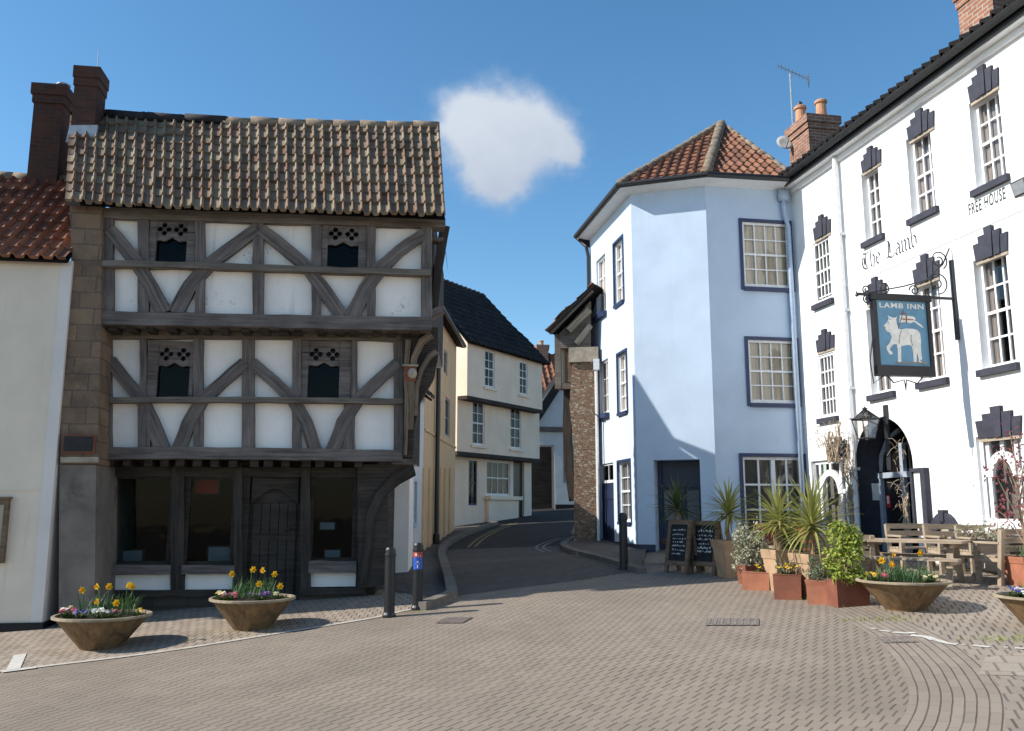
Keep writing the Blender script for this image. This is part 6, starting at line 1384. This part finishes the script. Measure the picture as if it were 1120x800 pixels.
def cordyline(p,h,L_,n,label,m='leaf_cordy',r=.035,group='cordylines in pots'):
    t=Root('cordyline',label,'plant',tuple(p),0,group)
    mb=MB(); bend=rnd(-.04,.04); P=[(bend*math.sin(k/6*3),.02*math.sin(k),h*k/6) for k in range(7)]; mb.tube(P,[r*1.25,r*1.05,r,r*.95,r,r*1.05,r*1.1],9); mb.build('trunk',M['trunk'],t)
    mb=MB(); top=Vector(P[-1])
    for i in range(n):
        f=i/n; az=i*2.39996+rnd(-.2,.2); lean=.10+1.9*f**.85+rnd(-.15,.15); blade(mb,top+Vector((0,0,.10*(1-f)-.03)),az,L_*rnd(.78,1.08),lean,.040*rnd(.8,1.15),rnd(.2,1.1)*(0.5+.8*f),7)
    mb.build('crown',M[m],t); return t
def shrub(p,h,r,n,ls,label,m,shape='dome',name='shrub',cat='shrub',z0=0.0,stems=7,m_stem='stem_brown',group=None):
    t=Root(name,label,cat,tuple(p),0,group); tips=[]; mb=MB(); rng=[]
    for i in range(stems):
        a=2.4*i+rnd(-.4,.4); q=r*rnd(.3,.85); z=h*rnd(.6,.98); e=Vector((q*math.cos(a),q*math.sin(a),z)); mid=e*.5+Vector((rnd(-.04,.04),rnd(-.04,.04),h*.08)); mb.tube([(0,0,0),mid,e],[.012,.009,.005],5); tips.append((mid,e))
    mb.build('stems',M[m_stem],t); mb=MB(); k=0
    cl=[Vector((rnd(-1,1)*r*.75,rnd(-1,1)*r*.75,z0+rnd(.06,.92)*h)) for _ in range(max(10,n//40))]
    while k<n:
        c=random.choice(cl); d=Vector((random.gauss(0,1),random.gauss(0,1),random.gauss(0,1))).normalized(); q=c+d*(r*.44)*rnd(.3,1)
        zz=(q.z-z0)/h
        if zz<0.02 or zz>1.05: continue
        lim=r*(1-.45*max(0,zz-.45)/.55) if shape=='dome' else r*(1.05-.75*zz)
        if q.x**2+q.y**2>lim*lim*1.1: continue
        k+=1; nm=(d+Vector((rnd(-.7,.7),rnd(-.7,.7),rnd(0,.9)))).normalized(); u=nm.orthogonal().normalized(); u=Matrix.Rotation(rnd(0,6.28),3,nm)@u; v=nm.cross(u); l=ls*rnd(.6,1.25)
        mb.poly([q-u*l*.5,q+v*l*.28+nm*l*.08,q+u*l*.55-nm*l*.06,q-v*l*.28+nm*l*.08])
    mb.build('foliage',M[m],t); return t
def lift(p,dz,dx=0,dy=0): return (p.x+dx,p.y+dy,p.z+dz)
# two chalk boards
def aboard(pxl,pxr,py,hpx,label,th,seed):
    a=gp(pxl,py); b_=gp(pxr,py+3); c=(a+b_)/2; w_=(b_-a).length; ang=math.atan2(b_.y-a.y,b_.x-a.x); d=c.y; h=hpx/F*d*.98
    r_=Root('chalk_board',label,'menu board',(c.x,c.y,gz(c.x,c.y)),ang,'chalk boards by the blue house'); lean=.16
    Mx=Matrix.Rotation(-lean,4,'X')
    def lb(mb): mb.v=[Mx@v for v in mb.v]; return mb
    hw=w_/2; t=.075
    mb=MB(); mb.box(-hw,-hw+t,-.02,.02,-.02,h); mb.box(hw-t,hw,-.02,.02,-.02,h); mb.box(-hw+t,hw-t,-.018,.018,h-t,h); mb.box(-hw+t,hw-t,-.018,.018,.13,.13+t); lb(mb).build('frame',M['wood_board'],r_)
    mb=MB(); mb.box(-hw+t,hw-t,-.008,.008,.13+t,h-t); pn=lb(mb).build('panel',M['chalkboard'],r_)
    mb=MB(); rs=random.Random(seed); z=h-t-.10
    while z>.13+t+.10:
        x=-hw+t+rs.uniform(.03,.09); xe=hw-t-rs.uniform(.03,.12)
        big=rs.random()<.25
        while x<xe:
            l=rs.uniform(.012,.03); zz=z+rs.uniform(-.006,.006); hh=rs.uniform(.010,.026)*(1.5 if big else 1)
            mb.poly([(x,-.0095,zz),(x+l,-.0095,zz+rs.uniform(-.006,.006)),(x+l,-.0095,zz+hh),(x,-.0095,zz+hh*rs.uniform(.4,1))]); x+=l+rs.choice([.004,.006,.03])
        z-=rs.uniform(.055,.085)
    lb(mb).build('chalk_writing',M['chalk'],pn)
    mb=MB(); bl=Matrix.Rotation(lean*1.2,4,'X'); q=MB(); q.box(-hw,-hw+t,-.02,.02,0,h*.98); q.box(hw-t,hw,-.02,.02,0,h*.98); q.box(-hw+t,hw-t,-.012,.012,.15,h*.96); q.v=[bl@v+Vector((0,2*h*math.sin(lean)*1.05,0)) for v in q.v]; q.build('rear_leaf',M['wood_board'],r_)
aboard(727,752,626,58,'left hand chalk menu board standing before the blue house door',0,3); aboard(754,783,627,58,'right hand chalk menu board next to the shaded square pot',0,9)
# cordyline in the dark behind the boards
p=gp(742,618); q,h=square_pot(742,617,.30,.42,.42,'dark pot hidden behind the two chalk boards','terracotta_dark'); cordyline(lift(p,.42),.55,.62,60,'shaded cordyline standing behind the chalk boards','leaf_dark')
# pot with second cordyline
q,h=square_pot(800,631,.29,.43,.55,'tall terracotta pot in half shade right of the chalk boards','buff_pot',rz=R(14)); cordyline(lift(q,.55),.40,.58,84,'cordyline in the tall pot right of the chalk boards')
# variegated shrub in its dark tub and the low trough
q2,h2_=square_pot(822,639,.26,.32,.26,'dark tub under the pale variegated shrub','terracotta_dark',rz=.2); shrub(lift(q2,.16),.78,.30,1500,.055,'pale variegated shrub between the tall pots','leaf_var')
q3,_=square_pot(828.5,645,.36,.38,.23,'low terracotta trough with yellow flowers under the variegated shrub','terracotta',name='trough',lip=False,rz=R(-28),ratio=.5); bedding(lift(q3,.22,.05),.14,6,'yellow','small yellow flowers in the trough under the variegated shrub',h=.07)
q,h=square_pot(855,646,.24,.36,.54,'buff tapered pot of the left sunlit cordyline','buff_pot',rz=R(16)); cordyline(lift(q,.53),.38,.58,96,'left sunlit cordyline with slim trunk in the buff pot')
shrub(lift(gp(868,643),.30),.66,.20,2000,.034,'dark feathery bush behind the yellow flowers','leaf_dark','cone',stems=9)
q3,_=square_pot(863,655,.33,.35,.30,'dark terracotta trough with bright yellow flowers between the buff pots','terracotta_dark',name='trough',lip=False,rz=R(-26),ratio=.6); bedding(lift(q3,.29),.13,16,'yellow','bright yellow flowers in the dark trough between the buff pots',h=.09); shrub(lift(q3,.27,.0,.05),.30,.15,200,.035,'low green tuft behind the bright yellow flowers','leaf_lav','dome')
q,h=square_pot(892,653,.30,.44,.54,'large buff tapered pot of the right sunlit cordyline','buff_pot',rz=R(16)); cordyline(lift(q,.53),.36,.70,112,'right and largest sunlit cordyline with long arching leaves')
shrub(lift(q,.56,.13,-.1),.10,.18,120,.03,'small pansies and low leaves in the large buff pot','leaf_dark')
q4,_=square_pot(901,660,.36,.38,.27,'orange terracotta planter with lavender before the large buff pot','terracotta',name='trough',lip=True,rz=R(-24),ratio=.6); shrub(lift(q4,.22),.34,.22,1000,.032,'grey green lavender clump in the orange planter','leaf_lav','dome',stems=9)
q5,_=square_pot(927,662,.40,.42,.30,'dark red square planter with the golden green bush','terracotta_dark',name='square_planter',lip=False,rz=.12,ratio=.8); shrub(lift(q5,.24,.02),.84,.27,1900,.062,'golden green bushy shrub in the dark red planter','leaf_euon','dome',stems=9)
q,h=square_pot(1127,641,.34,.44,.36,'terracotta pot with daffodils near the right edge','terracotta',rz=.1); daffodil(lift(q,.36,-.13,-.1),'yellow daffodil in the terracotta pot near the right edge',.17); daffodil(lift(q,.36,-.03,-.1),'upright daffodil beside the first in the terracotta pot near the right edge',.2); bulb_leaves(lift(q,.36),.14,40,.10,.2,'green leaves in the terracotta pot near the right edge')
# red picket panels behind the pots
def picket(px0,px1,py,zt,label):
    a=gp(px0,py); b_=gp(px1,py); c=(a+b_)/2; ang=math.atan2(b_.y-a.y,b_.x-a.x); L_=(b_-a).length; r_=Root('picket_panel',label,'fence',(c.x,c.y,gz(c.x,c.y)),ang,'red picket panels'); n=6
    mb=MB()
    for k in range(n): x=-L_/2+L_*(k+.5)/n; mb.box(x-.028,x+.028,-.012,.012,.05,zt)
    mb.build('pickets',M['red_paint'],r_); mb=MB(); mb.box(-L_/2,L_/2,-.035,-.013,.18,.25); mb.box(-L_/2,L_/2,-.035,-.013,zt-.14,zt-.05); mb.build('rails',M['red_paint'],r_)
    mb=MB(); mb.box(-L_/2-.03,-L_/2+.03,-.03,.03,0,zt+.04); mb.box(L_/2-.03,L_/2+.03,-.03,.03,0,zt+.04); mb.build('posts',M['red_paint'],r_)
picket(832,851,629,.78,'faded red picket panel behind the left sunlit cordyline'); picket(868,890,633,.78,'faded red picket panel behind the right sunlit cordyline')
# ---- timber benches and picnic table
def bench(c,ang,L_,label,seat=.43,back=.88,arms=True,group='weathered timber benches on the terrace',sc=.78):
    r_=Root('bench',label,'bench',(c.x,c.y,gz(c.x,c.y)),ang,group); hw=L_/2
    for x in (-hw+.04,hw-.04):
        mb=MB(); mb.obox((x,.30,-.05),(x,.40,back),.075,.075,up=(1,0,0)); mb.build('back_leg',M['wood_bench'],r_)
        mb=MB(); mb.box(x-.037,x+.037,-.16,-.085,-.05,seat-.02 if not arms else .64); mb.build('front_leg',M['wood_bench'],r_)
        if arms: mb=MB(); mb.box(x-.05,x+.05,-.20,.36,.64,.675); mb.build('arm',M['wood_bench'],r_)
        mb=MB(); mb.box(x-.03,x+.03,-.084,.30,seat-.09,seat-.022); mb.build('side_rail',M['wood_bench'],r_)
    mb=MB()
    for k in range(4): y=-.17+.115*k; mb.obox((-hw,y+.05,seat),(hw,y+.05,seat),.10,.03)
    mb.build('seat',M['wood_bench'],r_); mb=MB()
    for k in range(3): z=seat+.13+.14*k; y=.305+.10*z/back; mb.obox((-hw+.02,y-.03,z),(hw-.02,y-.03,z),.025,.10)
    mb.build('backrest',M['wood_bench'],r_); r_.o.scale=(sc,sc,sc); return r_
def picnic(c,ang,L_,label):
    r_=Root('picnic_table',label,'table',(c.x,c.y,gz(c.x,c.y)),ang); hw=L_/2; mb=MB()
    for k in range(6): y=-.36+.145*k; mb.obox((-hw,y,.73),(hw,y,.73),.125,.04)
    mb.build('tabletop',M['wood_bench'],r_)
    for x in (-hw+.22,hw-.22):
        for s_ in (-1,1): mb=MB(); mb.obox((x,s_*.16,.71),(x,s_*.52,-.06),.045,.10,up=(1,0,0)); mb.build('leg',M['wood_bench'],r_)
        mb=MB(); mb.obox((x+.047,-.72,.40),(x+.047,.72,.40),.045,.09,up=(0,0,1)); mb.build('cross_rail',M['wood_bench'],r_)
        mb=MB(); mb.obox((x+.047,-.36,.68),(x+.047,.36,.68),.045,.08); mb.build('top_rail',M['wood_bench'],r_)
    for s_ in (-1,1):
        mb=MB()
        for k in range(2): mb.obox((-hw,s_*(.60+.135*k),.46),(hw,s_*(.60+.135*k),.46),.12,.04)
        mb.build('seat',M['wood_bench'],r_)
    r_.o.scale=(.8,.8,.8); return r_
p1=gp(1047,641); ang=R(142); L_=1.75; c=p1+Vector((math.cos(ang),math.sin(ang),0))*(L_/2-.2)*.8; picnic(c,ang+math.pi,L_,'weathered timber picnic table behind the terrace flower bowl')
p1=gp(960,640); bench(Vector((p1.x-.66,p1.y+.36,0)),R(174),1.75,'timber bench with slatted back turned to the square beside the golden bush')
for (px,py,ang,L_,lb) in ((1008,624,6,.95,'timber bench facing the square before the menu board'),(1046,626,3,.75,'short timber bench facing the square before the cellar arch'),(1090,629,-2,1.0,'timber bench facing the square before the arched window')):
    p=gp(px,py); bench(p,R(ang),L_,lb)
p=gp(1084,640); bench(p+Vector((.50,.28,0)),R(200),1.5,'timber bench with its square end posts right of the picnic table',arms=True)
# ---- climbers and the red maple
def climber(label,x,z0,z1,n,spread,Y,name='dry_climber',leaf=None):
    c=I.M@Vector((x,-.0,z0)); t=Root(name,label,'climber',tuple(c),MA); mb=MB()
    for _ in range(n):
        xx=rnd(-spread,spread)*.6; P=[]; z=0; zt=(z1-z0)*rnd(.45,1.0)
        while z<zt: P.append((xx,Y-rnd(.0,.10),z)); xx+=rnd(-.06,.06); xx=max(-spread,min(spread,xx)); z+=rnd(.10,.22)
        if len(P)>2: mb.tube(P,rnd(.006,.018),5)
    mb.build('stems',M['vine'],t); mb=MB()
    for _ in range(n*7):
        q=Vector((rnd(-spread,spread)*1.3,Y-rnd(.02,.2),rnd(.35,1.0)*(z1-z0))); d=Vector((rnd(-1,1),rnd(-1,.2),rnd(-1,.8)))*.16; mb.tube([q,q+d*.5+Vector((0,0,.03)),q+d],.004,4)
    mb.build('twigs',M['vine'],t)
xa,za=I.pick(931,585,-.05); xb,zb_=I.pick(931,480,-.05); climber('dry brown climber stems on the inn wall left of the arched doorway',xb,0,zb_+.1,16,.16,-.05)
xa,za=I.pick(915,500,-.1); xb,zb_=I.pick(912,482,-.1); climber('dry tangled climber hanging over the stepped keystone left of the doorway',xb,za-.1,zb_+.35,16,.38,-.12,'dry_tangle')
xb=I.pick(993,540,-.04)[0]; climber('pale dry climber stems up the right side of the arched doorway',xb,0,I.pick(993,478,0)[1],5,.07,-.04)
p=I.M@Vector((I.pick(1113,560,-.5)[0]+.12,-.55,0)); p.z=gz(p.x,p.y)
mp=Root('red_maple','small red leaved maple growing against the inn beside the arched window','tree',(p.x,p.y,p.z)); mb=MB(); tips=[]
mb.tube([(0,0,0),(.02,0,.6),(-.02,.01,1.1)],[.03,.024,.018],7)
for k in range(12):
    a=2.4*k; z=.5+.09*k; e=Vector((.34*math.cos(a)*rnd(.6,1.1),.30*math.sin(a)*rnd(.6,1.1),z+rnd(.3,.7))); m_=Vector((e.x*.4,e.y*.4,z+.2)); mb.tube([(0,0,z*.9),m_,e],[.012,.008,.004],5); tips+= [m_,e,(m_+e)/2]
mb.build('trunk',M['stem_brown'],mp); mb=MB()
for _ in range(520):
    q=random.choice(tips)+Vector((random.gauss(0,.09),random.gauss(0,.09),random.gauss(0,.11))); nm=Vector((rnd(-1,1),rnd(-1,1),rnd(-.2,1))).normalized(); u=nm.orthogonal().normalized(); v=nm.cross(u); l=rnd(.03,.06)
    mb.poly([q-u*l*.6,q+v*l*.3,q+u*l*.7,q-v*l*.3])
mb.build('crown',M['leaf_red'],mp)
# white window box flowers under the arched window
x,z=I.pick(1085,585,-.3); c=I.M@Vector((x,-.38,0)); zz=I.pick(1085,592,-.38)[1]+zi
wb=Root('window_box','dark window box with pale grey foliage under the arched inn window','planter',(c.x,c.y,zz),MA); mb=MB(); mb.box(-.55,.55,-.12,.12,-.18,.02); mb.build('box',M['timber_dark'] ,wb); mb=MB(); 
for x in (-.45,.45): mb.box(x-.03,x+.03,.12,.36,-.16,-.08)
mb.build('bracket',M['black_iron'],wb)
for k in range(3): shrub((c.x-.02+.33*(k-1)*math.cos(MA),c.y+.33*(k-1)*math.sin(MA),zz+.01),.26,.19,150,.04,('pale grey leaved tuft at the far end of the window box','pale grey leaved tuft in the middle of the window box','pale grey leaved tuft at the near end of the window box')[k],'leaf_var',stems=5)
# moss and grass tufts at the foot of walls and bowls
mb=MB()
def tuft(px,py,n,spread):
    p=gp(px,py)
    for _ in range(n):
        a=rnd(0,6.28); q=spread*math.sqrt(random.random()); x,y=p.x+q*math.cos(a)*1.6,p.y+q*math.sin(a)*.5; blade(mb,(x,y,gz(x,y)),rnd(0,6.28),rnd(.02,.06),rnd(.1,.9),.006,.6,3)
for (px,py,n,s_) in ((955,678,90,.22),(975,680,60,.2),(1090,700,80,.25),(1112,702,60,.2),(262,697,40,.25),(245,693,30,.2),(210,702,26,.2),(452,670,20,.08),(925,664,20,.15),(880,656,20,.12)): tuft(px,py,n,s_)
o=mb.build('grass_tufts',M['leaf_euon']); tag(o,'thin grass and moss tufts in the paving joints by the bowls','grass',kind='stuff')
